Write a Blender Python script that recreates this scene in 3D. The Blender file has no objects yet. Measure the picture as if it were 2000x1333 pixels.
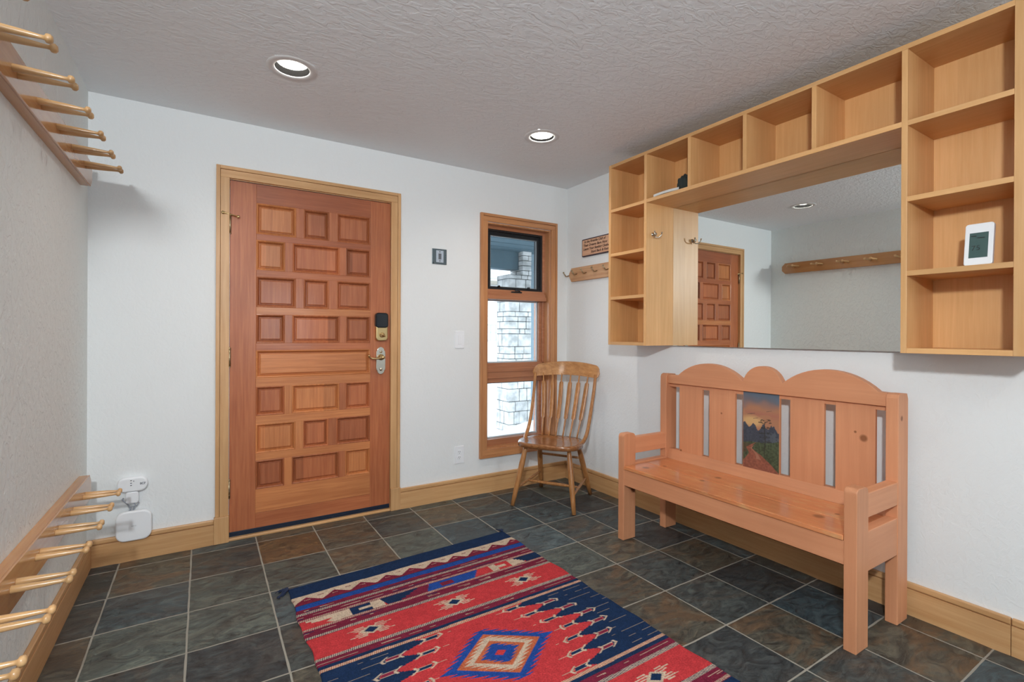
import bpy, bmesh, math, random
import numpy as np
from mathutils import Vector, Matrix

S = bpy.context.scene
C = S.collection
random.seed(4)

# ------------------------------------------------------------------ camera
CAM = Vector((0.5033, -3.2819, 1.2055)); F_PX = 959.32
yaw, pitch, roll = math.radians(32.1315), math.radians(-0.0657), math.radians(0.2632)
Fv = Vector((math.sin(yaw)*math.cos(pitch), math.cos(yaw)*math.cos(pitch), math.sin(pitch)))
Rv = Vector((math.cos(yaw), -math.sin(yaw), 0)); Uv = Rv.cross(Fv)
R2 = Rv*math.cos(roll) + Uv*math.sin(roll); U2 = -Rv*math.sin(roll) + Uv*math.cos(roll)
cam = bpy.data.cameras.new('camera'); camo = bpy.data.objects.new('camera', cam); C.objects.link(camo)
cam.sensor_fit = 'HORIZONTAL'; cam.sensor_width = 36; cam.lens = F_PX*36/2000
cam.shift_y = -11.7/2000; cam.clip_start = 0.02
M = Matrix.Identity(4)
for i in range(3):
    M[i][0] = R2[i]; M[i][1] = U2[i]; M[i][2] = -Fv[i]; M[i][3] = CAM[i]
camo.matrix_world = M
S.camera = camo
S.view_settings.view_transform = 'Standard'; S.view_settings.look = 'None'
S.view_settings.gamma = 1; S.view_settings.exposure = -0.13
S.view_settings.use_curve_mapping = False
try:
    S.cycles.use_denoising = True; S.cycles.max_bounces = 10; S.cycles.diffuse_bounces = 6
    S.cycles.sample_clamp_indirect = 6
except Exception: pass

# ------------------------------------------------------------------ room numbers (metres; left wall x=0, back wall y=0)
W, H, YR = 3.109, 2.439, -6.4
MIR = 3.083

# ------------------------------------------------------------------ world and large lights
wd = bpy.data.worlds.new('world'); S.world = wd; wd.use_nodes = True
bg = wd.node_tree.nodes['Background']; bg.inputs[0].default_value = (0.80, 0.90, 1.0, 1); bg.inputs[1].default_value = 4.6

def area(name, loc, aim, sx, sy, power, col, shape='RECTANGLE', spread=180):
    l = bpy.data.lights.new(name, 'AREA'); l.shape = shape; l.size = sx; l.size_y = sy
    l.energy = power; l.color = col; l.spread = math.radians(spread)
    o = bpy.data.objects.new(name, l); C.objects.link(o); o.location = loc
    o.rotation_euler = (Vector(aim)-Vector(loc)).to_track_quat('-Z', 'Y').to_euler()
    return o
# unseen lights: added rear fill, and a high left key for a flash
area('added_rear_fill', (1.75, YR+0.06, 1.45), (1.75, 0, 1.35), 0.9, 1.1, 20, (0.80, 0.91, 1.0))
area('flash_key_light', (0.05, -3.72, 2.03), (2.0, -1.6, 1.2), 0.13, 0.13, 64, (0.93, 0.98, 1.0))

# ------------------------------------------------------------------ materials
def mat(name):
    m = bpy.data.materials.new(name); m.use_nodes = True
    nt = m.node_tree; b = nt.nodes['Principled BSDF']; return m, nt, b
def N(nt, t, **kw):
    n = nt.nodes.new(t)
    for k, v in kw.items(): setattr(n, k, v)
    return n
def plain(name, col, rough=.5, metal=0, spec=None, emit=None, es=0):
    m, nt, b = mat(name); b.inputs['Base Color'].default_value = (*col, 1); b.inputs['Roughness'].default_value = rough
    b.inputs['Metallic'].default_value = metal
    if spec is not None: b.inputs['Specular IOR Level'].default_value = spec
    if emit: b.inputs['Emission Color'].default_value = (*emit, 1); b.inputs['Emission Strength'].default_value = es
    return m
def ramp(nt, stops):
    r = N(nt, 'ShaderNodeValToRGB'); e = r.color_ramp.elements
    while len(e) < len(stops): e.new(.5)
    for el, (p, c) in zip(e, stops): el.position = p; el.color = (*c, 1)
    return r
def L(nt, a, b): nt.links.new(a, b)

def wood(name, a, b_, axis='z', dens=1.0, rough=.35, coat=0.0, strip=0.0, bump=.04, knots=None, wear=None):
    """varnished wood: long noise streaks along one axis, broad tone patches, optional edge-glued strips"""
    m, nt, b = mat(name)
    tc = N(nt, 'ShaderNodeTexCoord'); mp = N(nt, 'ShaderNodeMapping')
    info = N(nt, 'ShaderNodeObjectInfo'); add = N(nt, 'ShaderNodeVectorMath', operation='ADD')
    sc = N(nt, 'ShaderNodeVectorMath', operation='SCALE'); comb = N(nt, 'ShaderNodeCombineXYZ')
    for i in range(3): L(nt, info.outputs['Random'], comb.inputs[i])
    L(nt, comb.outputs[0], sc.inputs[0]); sc.inputs['Scale'].default_value = 7.0
    L(nt, tc.outputs['Object'], add.inputs[0]); L(nt, sc.outputs[0], add.inputs[1])
    L(nt, add.outputs[0], mp.inputs['Vector'])
    s = [26*dens]*3; s['xyz'.index(axis)] = 1.1*dens; mp.inputs['Scale'].default_value = s
    n1 = N(nt, 'ShaderNodeTexNoise'); n1.inputs['Scale'].default_value = 2.2; n1.inputs['Detail'].default_value = 8
    n1.inputs['Roughness'].default_value = .62; n1.inputs['Distortion'].default_value = .35
    L(nt, mp.outputs[0], n1.inputs['Vector'])
    n2 = N(nt, 'ShaderNodeTexNoise'); n2.inputs['Scale'].default_value = 2.1; n2.inputs['Detail'].default_value = 2
    L(nt, add.outputs[0], n2.inputs['Vector'])
    r = ramp(nt, [(.36, b_), (.52, tuple((x+y)/2 for x, y in zip(a, b_))), (.66, a)])
    L(nt, n1.outputs['Fac'], r.inputs[0])
    hs = N(nt, 'ShaderNodeHueSaturation'); L(nt, r.outputs[0], hs.inputs['Color'])
    ma = N(nt, 'ShaderNodeMath', operation='MULTIPLY_ADD'); L(nt, n2.outputs['Fac'], ma.inputs[0]); ma.inputs[1].default_value = .5; ma.inputs[2].default_value = .75
    last = ma.outputs[0]
    rn = N(nt, 'ShaderNodeMath', operation='MULTIPLY_ADD'); L(nt, info.outputs['Random'], rn.inputs[0]); rn.inputs[1].default_value = .10; L(nt, last, rn.inputs[2])
    sub = N(nt, 'ShaderNodeMath', operation='SUBTRACT'); L(nt, rn.outputs[0], sub.inputs[0]); sub.inputs[1].default_value = .05
    last = sub.outputs[0]
    if strip > 0:
        m2 = N(nt, 'ShaderNodeMapping'); q = [5.2, 5.2, 5.2]; q['xyz'.index(axis)] = 0; m2.inputs['Scale'].default_value = q
        L(nt, add.outputs[0], m2.inputs['Vector'])
        v = N(nt, 'ShaderNodeTexWhiteNoise', noise_dimensions='3D'); sn = N(nt, 'ShaderNodeVectorMath', operation='FLOOR')
        L(nt, m2.outputs[0], sn.inputs[0]); L(nt, sn.outputs[0], v.inputs['Vector'])
        m3 = N(nt, 'ShaderNodeMath', operation='MULTIPLY_ADD'); L(nt, v.outputs['Value'], m3.inputs[0]); m3.inputs[1].default_value = strip; L(nt, last, m3.inputs[2])
        m4 = N(nt, 'ShaderNodeMath', operation='SUBTRACT'); L(nt, m3.outputs[0], m4.inputs[0]); m4.inputs[1].default_value = strip/2; last = m4.outputs[0]
    L(nt, last, hs.inputs['Value'])
    colout = hs.outputs[0]
    if wear:   # paint rubbed through in irregular flecks
        wn = N(nt, 'ShaderNodeTexNoise'); wn.inputs['Scale'].default_value = 9; wn.inputs['Detail'].default_value = 9; wn.inputs['Roughness'].default_value = .75
        wm = N(nt, 'ShaderNodeMapping'); ws = [2.5, 2.5, 2.5]; ws['xyz'.index(axis)] = .8; wm.inputs['Scale'].default_value = ws
        L(nt, add.outputs[0], wm.inputs['Vector']); L(nt, wm.outputs[0], wn.inputs['Vector'])
        wr = ramp(nt, [(.5, (0, 0, 0)), (.66, (1, 1, 1))]); L(nt, wn.outputs['Fac'], wr.inputs[0])
        mx = N(nt, 'ShaderNodeMixRGB'); L(nt, wr.outputs[0], mx.inputs['Fac']); L(nt, colout, mx.inputs['Color1']); mx.inputs['Color2'].default_value = (*wear, 1)
        colout = mx.outputs[0]
    if knots:  # dark oval knots at given object-space places: (x,y,z,radius)
        for (kx, ky, kz, kr) in knots:
            d = N(nt, 'ShaderNodeVectorMath', operation='SUBTRACT'); L(nt, tc.outputs['Object'], d.inputs[0]); d.inputs[1].default_value = (kx, ky, kz)
            ln = N(nt, 'ShaderNodeVectorMath', operation='LENGTH'); L(nt, d.outputs[0], ln.inputs[0])
            mr = N(nt, 'ShaderNodeMapRange'); L(nt, ln.outputs['Value'], mr.inputs['Value']); mr.inputs['From Min'].default_value = kr*.6; mr.inputs['From Max'].default_value = kr*1.15
            mr.inputs['To Min'].default_value = .8; mr.inputs['To Max'].default_value = 0
            mx = N(nt, 'ShaderNodeMixRGB'); L(nt, mr.outputs[0], mx.inputs['Fac']); L(nt, colout, mx.inputs['Color1']); mx.inputs['Color2'].default_value = (.20, .062, .018, 1)
            colout = mx.outputs[0]
    L(nt, colout, b.inputs['Base Color'])
    b.inputs['Roughness'].default_value = rough
    if coat: b.inputs['Coat Weight'].default_value = coat; b.inputs['Coat Roughness'].default_value = .12
    bp = N(nt, 'ShaderNodeBump'); bp.inputs['Strength'].default_value = bump; bp.inputs['Distance'].default_value = .01
    L(nt, n1.outputs['Fac'], bp.inputs['Height']); L(nt, bp.outputs[0], b.inputs['Normal'])
    return m

MW = {}
def W3(key, a, b_, **kw):
    for ax in 'xyz': MW[key+ax] = wood(key+'_wood_'+ax, a, b_, axis=ax, **kw)
W3('maple', (.70, .40, .175), (.64, .345, .135), rough=.42, strip=.10, dens=1.4)
W3('trim', (.63, .37, .175), (.54, .29, .12), rough=.4, strip=.06)
W3('sash', (.46, .20, .10), (.36, .14, .065), rough=.35, coat=.3)
W3('rack', (.56, .28, .11), (.45, .20, .07), rough=.2, coat=.35, dens=.5, bump=.0)
W3('winwood', (.60, .29, .125), (.47, .20, .08), rough=.35, coat=.2)
W3('fira', (.47, .155, .058), (.36, .10, .035), rough=.42, dens=1.3, coat=.15)     # door stiles, red brown
W3('firb', (.60, .235, .08), (.46, .15, .048), rough=.42, dens=1.3, coat=.15)    # lighter orange rails
W3('firpa', (.47, .155, .058), (.36, .10, .035), rough=.42, dens=1.3, coat=.15, strip=.35)
W3('firpb', (.58, .22, .075), (.44, .145, .045), rough=.42, dens=1.3, coat=.15, strip=.3)
W3('firpc', (.42, .13, .05), (.31, .085, .03), rough=.42, dens=1.3, coat=.15, strip=.35)
W3('firc', (.40, .12, .047), (.29, .078, .028), rough=.42, dens=1.3, coat=.15)   # darker
W3('oak', (.50, .235, .080), (.33, .13, .038), rough=.34, dens=1.5, coat=.25, bump=.08)
W3('bench', (.66, .295, .150), (.60, .255, .125), rough=.5, dens=.7, bump=.03)
MW['bench_seat'] = wood('bench_seat_wood', (.66, .27, .12), (.54, .20, .08), axis='y', rough=.28, dens=.7, coat=.3, wear=(.66, .36, .17),
    knots=[])
MW['pegw'] = wood('peg_birch', (.68, .42, .20), (.55, .31, .13), axis='x', rough=.35, dens=.8, coat=.3)
MW['pine'] = wood('pine_board', (.66, .40, .22), (.52, .27, .13), axis='y', rough=.45, dens=.8)
MW['stool'] = MW['oakz']

def wall_mat(name, col, scale, strength, stretch):
    m, nt, b = mat(name); tc = N(nt, 'ShaderNodeTexCoord'); mp = N(nt, 'ShaderNodeMapping'); mp.inputs['Scale'].default_value = stretch
    L(nt, tc.outputs['Object'], mp.inputs['Vector'])
    n = N(nt, 'ShaderNodeTexNoise'); n.inputs['Scale'].default_value = scale; n.inputs['Detail'].default_value = 5; n.inputs['Distortion'].default_value = 1.1
    L(nt, mp.outputs[0], n.inputs['Vector'])
    n2 = N(nt, 'ShaderNodeTexNoise'); n2.inputs['Scale'].default_value = scale*.28; n2.inputs['Detail'].default_value = 3; n2.inputs['Distortion'].default_value = 2.0
    L(nt, mp.outputs[0], n2.inputs['Vector'])
    r = ramp(nt, [(.44, (0, 0, 0)), (.56, (1, 1, 1))]); L(nt, n.outputs['Fac'], r.inputs[0])
    mm = N(nt, 'ShaderNodeMath', operation='MULTIPLY_ADD'); L(nt, r.outputs[0], mm.inputs[0]); mm.inputs[1].default_value = .55; L(nt, n2.outputs['Fac'], mm.inputs[2])
    bp = N(nt, 'ShaderNodeBump'); bp.inputs['Strength'].default_value = strength; bp.inputs['Distance'].default_value = .004
    L(nt, mm.outputs[0], bp.inputs['Height']); L(nt, bp.outputs[0], b.inputs['Normal'])
    b.inputs['Base Color'].default_value = (*col, 1); b.inputs['Roughness'].default_value = .75
    b.inputs['Specular IOR Level'].default_value = .25
    return m
M_wall = wall_mat('white_wall_paint', (.80, .82, .825), 40, .22, (1, 1, .7))
M_wall_l = wall_mat('white_trowelled_wall', (.80, .835, .82), 32, .75, (1, 1, .55))
M_ceil = wall_mat('ceiling_paint', (.80, .825, .845), 34, .50, (.6, 1, 1))

M_brass = plain('antique_brass', (.62, .45, .22), .28, 1)
M_bronze = plain('aged_brass', (.42, .34, .22), .38, 1)
M_nickel = plain('satin_nickel', (.62, .58, .50), .25, 1)
M_black = plain('black_plastic', (.008, .009, .013), .12)
M_dark = plain('dark_bronze_frame', (.018, .017, .019), .4)
M_navyr = plain('dark_rubber_sweep', (.01, .018, .04), .45)
M_whitep = plain('white_plastic', (.86, .88, .91), .35)
M_greyp = plain('grey_print', (.12, .13, .15), .5)
M_gap = plain('shadow_gap', (.03, .016, .008), .8)
M_mirror = plain('mirror_silver', (.86, .90, .885), .0, 1)
M_lcd = plain('lcd_green_grey', (.055, .105, .10), .25)
M_lcdt = plain('lcd_digits', (.012, .02, .02), .4)
M_dims = plain('black_baffle', (.004, .004, .004), 1, spec=0)
M_lampem = plain('lamp_lens', (.9, .9, .88), .5, emit=(1.0, .93, .82), es=9)
M_cloth = plain('dark_knit', (.022, .03, .028), .95)
M_paper = plain('white_paper', (.62, .62, .60), .8)

def glass(name, tint=(1, 1, 1), haze=0):
    m = bpy.data.materials.new(name); m.use_nodes = True; nt = m.node_tree
    for n in list(nt.nodes): nt.nodes.remove(n)
    o = N(nt, 'ShaderNodeOutputMaterial'); t = N(nt, 'ShaderNodeBsdfTransparent'); t.inputs[0].default_value = (*tint, 1)
    g = N(nt, 'ShaderNodeBsdfGlossy'); g.inputs['Roughness'].default_value = .0
    f = N(nt, 'ShaderNodeFresnel'); f.inputs[0].default_value = 1.45
    x = N(nt, 'ShaderNodeMixShader'); L(nt, f.outputs[0], x.inputs[0]); L(nt, t.outputs[0], x.inputs[1]); L(nt, g.outputs[0], x.inputs[2])
    L(nt, x.outputs[0], o.inputs[0]); return m
M_glass = glass('window_glass', (.97, .99, 1))
def screen_mat():
    m = bpy.data.materials.new('insect_screen_mesh'); m.use_nodes = True; nt = m.node_tree
    for n in list(nt.nodes): nt.nodes.remove(n)
    o = N(nt, 'ShaderNodeOutputMaterial'); t = N(nt, 'ShaderNodeBsdfTransparent'); d = N(nt, 'ShaderNodeBsdfDiffuse'); d.inputs[0].default_value = (.04, .045, .05, 1)
    x = N(nt, 'ShaderNodeMixShader'); x.inputs[0].default_value = .22
    L(nt, t.outputs[0], x.inputs[1]); L(nt, d.outputs[0], x.inputs[2]); L(nt, x.outputs[0], o.inputs[0]); return m
M_screen = screen_mat()

# ------------------------------------------------------------------ mesh helpers
def merge(bm, tb):
    me = bpy.data.meshes.new('t'); tb.to_mesh(me); tb.free(); bm.from_mesh(me); bpy.data.meshes.remove(me)
def box(bm, lo, hi, b=0, seg=2):
    t = bmesh.new(); bmesh.ops.create_cube(t, size=1)
    for v in t.verts: v.co = Vector([(lo[i]+hi[i])/2 + v.co[i]*(hi[i]-lo[i]) for i in range(3)])
    if b: bmesh.ops.bevel(t, geom=t.edges[:], offset=b, segments=seg, profile=.5, affect='EDGES')
    merge(bm, t)
def BX(*a, **k):
    bm = bmesh.new(); box(bm, *a, **k); return bm
def frame_of(d):
    d = Vector(d).normalized(); u = d.orthogonal().normalized(); return d, u, d.cross(u)
def tube(bm, pts, rad, seg=12, cap=True, flat=None):
    pts = [Vector(p) for p in pts]; rad = rad if isinstance(rad, (list, tuple)) else [rad]*len(pts)
    rings = []; up = None
    for i, p in enumerate(pts):
        d = (pts[min(i+1, len(pts)-1)]-pts[max(i-1, 0)]).normalized()
        if up is None: up = d.orthogonal().normalized() if flat is None else Vector(flat)
        u = (up - d*up.dot(d)).normalized(); v = d.cross(u); up = u
        r = rad[i]; ru, rv = r if isinstance(r, (tuple, list)) else (r, r)
        rings.append([bm.verts.new(p + u*math.cos(2*math.pi*k/seg)*ru + v*math.sin(2*math.pi*k/seg)*rv) for k in range(seg)])
    for a, b in zip(rings[:-1], rings[1:]):
        for k in range(seg): f = bm.faces.new((a[k], a[(k+1) % seg], b[(k+1) % seg], b[k])); f.smooth = True
    if cap: bm.faces.new(rings[0][::-1]); bm.faces.new(rings[-1])
def lathe(bm, prof, o, axis, seg=24):
    """prof: [(radius, distance along axis)]"""
    d, u, v = frame_of(axis); o = Vector(o); rings = []
    for r, h in prof:
        if r < 1e-6: rings.append([bm.verts.new(o+d*h)])
        else: rings.append([bm.verts.new(o + d*h + u*math.cos(2*math.pi*k/seg)*r + v*math.sin(2*math.pi*k/seg)*r) for k in range(seg)])
    for a, b in zip(rings[:-1], rings[1:]):
        for k in range(seg):
            q = [a[k % len(a)], a[(k+1) % len(a)], b[(k+1) % len(b)], b[k % len(b)]]
            q = list(dict.fromkeys(q))
            if len(q) > 2:
                try: f = bm.faces.new(q); f.smooth = True
                except ValueError: pass
def prism(bm, poly, fn, d0, d1, b=0, seg=2):
    """poly: 2d outline, fn(u,v,d)->point"""
    t = bmesh.new()
    A = [t.verts.new(fn(u, v, d0)) for u, v in poly]; B = [t.verts.new(fn(u, v, d1)) for u, v in poly]
    t.faces.new(A[::-1]); t.faces.new(B)
    n = len(poly)
    for i in range(n): t.faces.new((A[i], A[(i+1) % n], B[(i+1) % n], B[i]))
    bmesh.ops.recalc_face_normals(t, faces=t.faces)
    if b:
        caps = [e for e in t.edges if any(len(f.verts) > 4 or len(f.verts) == n for f in e.link_faces) and e.calc_face_angle(0) > .6]
        bmesh.ops.bevel(t, geom=caps, offset=b, segments=seg, profile=.5, affect='EDGES')
    merge(bm, t)
def obj(name, bm, m, parent=None, smooth=False, label=None, kind=None):
    org = Vector(parent['_o']) if parent else Vector((0, 0, 0))
    bmesh.ops.recalc_face_normals(bm, faces=bm.faces)
    for v in bm.verts: v.co -= org
    me = bpy.data.meshes.new(name); bm.to_mesh(me); bm.free(); me.materials.append(m)
    o = bpy.data.objects.new(name, me); C.objects.link(o)
    if parent: o.parent = parent; o['_o'] = list(org)
    else: o['_o'] = [0, 0, 0]
    if label: o['label'] = label
    if kind: o['kind'] = kind
    if smooth:
        for p in me.polygons: p.use_smooth = True
    return o
def thing(name, label, cat, loc, group=None, kind=None):
    o = bpy.data.objects.new(name, None); C.objects.link(o); o.location = loc; o['_o'] = list(loc); o.empty_display_size = .05
    if label: o['label'] = label
    if cat: o['category'] = cat
    if group: o['group'] = group
    if kind: o['kind'] = kind
    return o
def struct(name, bm, m, label=None): return obj(name, bm, m, kind='structure', label=label)
def text(name, body, size, origin, right, up, m, parent, depth=.0004, shear=0, bold=0, align='LEFT'):
    cu = bpy.data.curves.new('t', 'FONT'); cu.body = body; cu.size = size; cu.extrude = depth; cu.shear = shear; cu.offset = bold; cu.align_x = align; cu.resolution_u = 3
    o = bpy.data.objects.new('t', cu); C.objects.link(o)
    dg = bpy.context.evaluated_depsgraph_get(); me = bpy.data.meshes.new_from_object(o.evaluated_get(dg)); bpy.data.objects.remove(o)
    r = Vector(right).normalized(); u = Vector(up).normalized(); n = r.cross(u)
    T = Matrix.Identity(4)
    for i in range(3): T[i][0] = r[i]; T[i][1] = u[i]; T[i][2] = n[i]; T[i][3] = origin[i]
    bm = bmesh.new(); bm.from_mesh(me); bm.transform(T); bpy.data.meshes.remove(me)
    return obj(name, bm, m, parent)

# ------------------------------------------------------------------ room shell
def wall_with_holes(name, x0, x1, z0, z1, holes, y0, y1, m):
    """wall in the xz plane with rectangular holes (hx0,hx1,hz0,hz1)"""
    xs = sorted({x0, x1, *[h[0] for h in holes], *[h[1] for h in holes]}); zs = sorted({z0, z1, *[h[2] for h in holes], *[h[3] for h in holes]})
    bm = bmesh.new()
    for i in range(len(xs)-1):
        for j in range(len(zs)-1):
            cx, cz = (xs[i]+xs[i+1])/2, (zs[j]+zs[j+1])/2
            if any(h[0] < cx < h[1] and h[2] < cz < h[3] for h in holes): continue
            box(bm, (xs[i], y0, zs[j]), (xs[i+1], y1, zs[j+1]))
    bmesh.ops.remove_doubles(bm, verts=bm.verts, dist=1e-5)
    # drop the inner faces between neighbouring blocks
    seen = {}
    for f in bm.faces:
        k = tuple(round(c, 4) for c in f.calc_center_median()); seen.setdefault(k, []).append(f)
    bmesh.ops.delete(bm, geom=[f for fs in seen.values() if len(fs) > 1 for f in fs], context='FACES')
    return struct(name, bm, m)
DX0, DX1, DZ1 = .632, 1.583, 2.095           # door slab
WX0, WX1, WZ0, WZ1 = 2.332, 2.935, .322, 2.066   # window opening
wall_with_holes('wall_back', -.15, W+.15, -.1, H, [(DX0-.012, DX1+.012, -.1, DZ1+.012), (WX0, WX1, WZ0, WZ1)], 0, .16, M_wall)
bm = bmesh.new()   # left wall with a made-up window hole beside the key light
for a in [((-.15, YR, -.1), (0, -3.9, H)), ((-.15, -3.54, -.1), (0, 0, H)), ((-.15, -3.9, -.1), (0, -3.54, 1.85)), ((-.15, -3.9, 2.21), (0, -3.54, H))]: box(bm, *a)
struct('wall_left', bm, M_wall_l)
struct('wall_right', BX((W, YR, -.1), (W+.15, 0, H)), M_wall)
wall_with_holes('wall_rear', -.15, W+.15, -.1, H, [(1.25, 2.25, .85, 2.05)], YR-.15, YR, M_wall)
# ceiling, holes for the can lights cut as a fine square with the trim covering it
LIGHTS = [(.849, -.800), (2.285, -.785), (.85, -3.95), (2.285, -3.95)]
xs = sorted({-.15, W+.15, *[l[0]-.083 for l in LIGHTS], *[l[0]+.083 for l in LIGHTS]}); ys = sorted({YR-.15, .16, *[l[1]-.083 for l in LIGHTS], *[l[1]+.083 for l in LIGHTS]})
bm = bmesh.new()
for i in range(len(xs)-1):
    for j in range(len(ys)-1):
        cx, cy = (xs[i]+xs[i+1])/2, (ys[j]+ys[j+1])/2
        if any(abs(cx-l[0]) < .083 and abs(cy-l[1]) < .083 for l in LIGHTS): continue
        bm.faces.new([bm.verts.new(p) for p in ((xs[i], ys[j], H), (xs[i+1], ys[j], H), (xs[i+1], ys[j+1], H), (xs[i], ys[j+1], H))])
bmesh.ops.remove_doubles(bm, verts=bm.verts, dist=.0005)
box(bm, (-.15, YR-.15, H+.16), (W+.15, .16, H+.22))
struct('ceiling', bm, M_ceil)

# floor: slate tiles, each a slightly uneven slab of its own tone, sunk grout between
PX, PY, X0, Y0 = .3167, .3205, .135, -.105
TC = {'g': (.082, .098, .088), 'b': (.062, .088, .098), 'd': (.055, .066, .066), 'n': (.088, .082, .064), 'r': (.14, .085, .042), 'k': (.040, .048, .052), 's': (.042, .068, .082)}
FIX = {(0, 0): 'n', (0, 1): 'b', (0, 2): 'g', (0, 3): 'd', (1, 0): 'd', (1, 1): 'g', (1, 2): 'g', (1, 3): 'k', (1, 4): 'd', (2, 0): 'r', (2, 1): 'g', (2, 2): 'b', (2, 3): 'd', (3, 0): 'n', (3, 1): 'n',
       (4, 0): 'd', (4, 1): 'g', (5, 0): 'n', (5, 1): 's', (6, 0): 'd', (6, 1): 's', (7, 0): 's', (7, 1): 'b', (6, 2): 'b', (7, 2): 'd', (6, 3): 'g', (7, 3): 'n', (7, 4): 'd', (7, 5): 'd', (8, 4): 'n', (8, 5): 'k', (8, 6): 's', (7, 6): 'n', (7, 7): 'd', (8, 7): 'n', (-1, 0): 'd', (-1, 1): 'd', (-1, 2): 'n', (-1, 3): 'n'}
RUST = {'n': .62, 'r': 1.0, 'g': .12, 'b': .16, 'd': .30, 'k': .10, 's': .08}
bm = bmesh.new(); cl = bm.loops.layers.float_color.new('tile'); tile_cols = []
rnd = random.Random(11)
for i in range(-1, 10):
    for j in range(-1, 21):
        x0, x1 = X0+i*PX+.0035, X0+(i+1)*PX-.0035; y1, y0 = Y0-j*PY-.0035, Y0-(j+1)*PY+.0035
        x0, x1, y0, y1 = max(x0, 0), min(x1, W), max(y0, YR), min(y1, .10)
        if x1-x0 < .01 or y1-y0 < .01: continue
        k = FIX.get((i, j)) or rnd.choice('gdddnnbkkns'); c = TC[k]; f = rnd.uniform(.85, 1.15); ru = RUST[k]*rnd.uniform(.7, 1.2)
        if not (0 < len(tile_cols) < 0): pass
        t = bmesh.new(); jx = lambda: rnd.uniform(-.0012, .0012)
        n = 6; P = {}
        for a in range(n+1):
            for b_ in range(n+1):
                px = x0+(x1-x0)*a/n + (jx() if a in (0, n) else 0); py = y0+(y1-y0)*b_/n + (jx() if b_ in (0, n) else 0)
                P[a, b_] = bm.verts.new((px, py, -.0004 - (.0016 if a in (0, n) or b_ in (0, n) else 0)))
        t.free()
        for a in range(n):
            for b_ in range(n):
                fc = bm.faces.new((P[a, b_], P[a+1, b_], P[a+1, b_+1], P[a, b_+1])); fc.smooth = True
                for lp in fc.loops: lp[cl] = (c[0]*f*2, c[1]*f*2, c[2]*f*2, min(1, ru))
# grout bed
fc = bm.faces.new([bm.verts.new(p) for p in ((-.0, YR, -.0022), (W, YR, -.0022), (W, .10, -.0022), (-.0, .10, -.0022))])
for lp in fc.loops: lp[cl] = (.5, .47, .42, 0)
fc.material_index = 1
m, nt, b = mat('slate_tiles')
va = N(nt, 'ShaderNodeVertexColor'); va.layer_name = 'tile'
tc = N(nt, 'ShaderNodeTexCoord'); geo = tc.outputs['Object']
wv = N(nt, 'ShaderNodeVectorMath', operation='SCALE'); L(nt, va.outputs['Color'], wv.inputs[0]); wv.inputs['Scale'].default_value = 60
ad = N(nt, 'ShaderNodeVectorMath', operation='ADD'); L(nt, geo, ad.inputs[0]); L(nt, wv.outputs[0], ad.inputs[1])
mp = N(nt, 'ShaderNodeMapping'); mp.inputs['Scale'].default_value = (1, 1.7, 1); mp.inputs['Rotation'].default_value = (0, 0, .25); L(nt, ad.outputs[0], mp.inputs[0])
n1 = N(nt, 'ShaderNodeTexNoise'); n1.inputs['Scale'].default_value = 3.2; n1.inputs['Detail'].default_value = 9; n1.inputs['Roughness'].default_value = .62; n1.inputs['Distortion'].default_value = 1.4; L(nt, mp.outputs[0], n1.inputs['Vector'])
n2 = N(nt, 'ShaderNodeTexNoise'); n2.inputs['Scale'].default_value = 9; n2.inputs['Detail'].default_value = 12; n2.inputs['Roughness'].default_value = .78; n2.inputs['Distortion'].default_value = 1.6; L(nt, mp.outputs[0], n2.inputs['Vector'])
n3 = N(nt, 'ShaderNodeTexNoise'); n3.inputs['Scale'].default_value = 5; n3.inputs['Detail'].default_value = 4; n3.inputs['Distortion'].default_value = 3; L(nt, mp.outputs[0], n3.inputs['Vector'])
g1 = ramp(nt, [(.38, (.32, .34, .36)), (.5, (.88, .90, .90)), (.62, (1.75, 1.7, 1.55))]); L(nt, n2.outputs['Fac'], g1.inputs[0])
half = N(nt, 'ShaderNodeVectorMath', operation='SCALE'); L(nt, va.outputs['Color'], half.inputs[0]); half.inputs['Scale'].default_value = .5
mul = N(nt, 'ShaderNodeMixRGB', blend_type='MULTIPLY'); mul.inputs['Fac'].default_value = 1; L(nt, half.outputs[0], mul.inputs['Color1']); L(nt, g1.outputs[0], mul.inputs['Color2'])
rr = ramp(nt, [(.47, (0, 0, 0)), (.58, (1, 1, 1))]); L(nt, n1.outputs['Fac'], rr.inputs[0])
rm = N(nt, 'ShaderNodeMath', operation='MULTIPLY'); L(nt, rr.outputs[0], rm.inputs[0]); L(nt, va.outputs['Alpha'], rm.inputs[1])
rc = ramp(nt, [(.35, (.075, .048, .028)), (.6, (.19, .10, .045)), (.75, (.17, .13, .08))]); L(nt, n2.outputs['Fac'], rc.inputs[0])
mx = N(nt, 'ShaderNodeMixRGB'); L(nt, rm.outputs[0], mx.inputs['Fac']); L(nt, mul.outputs[0], mx.inputs['Color1']); L(nt, rc.outputs[0], mx.inputs['Color2'])
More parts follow.
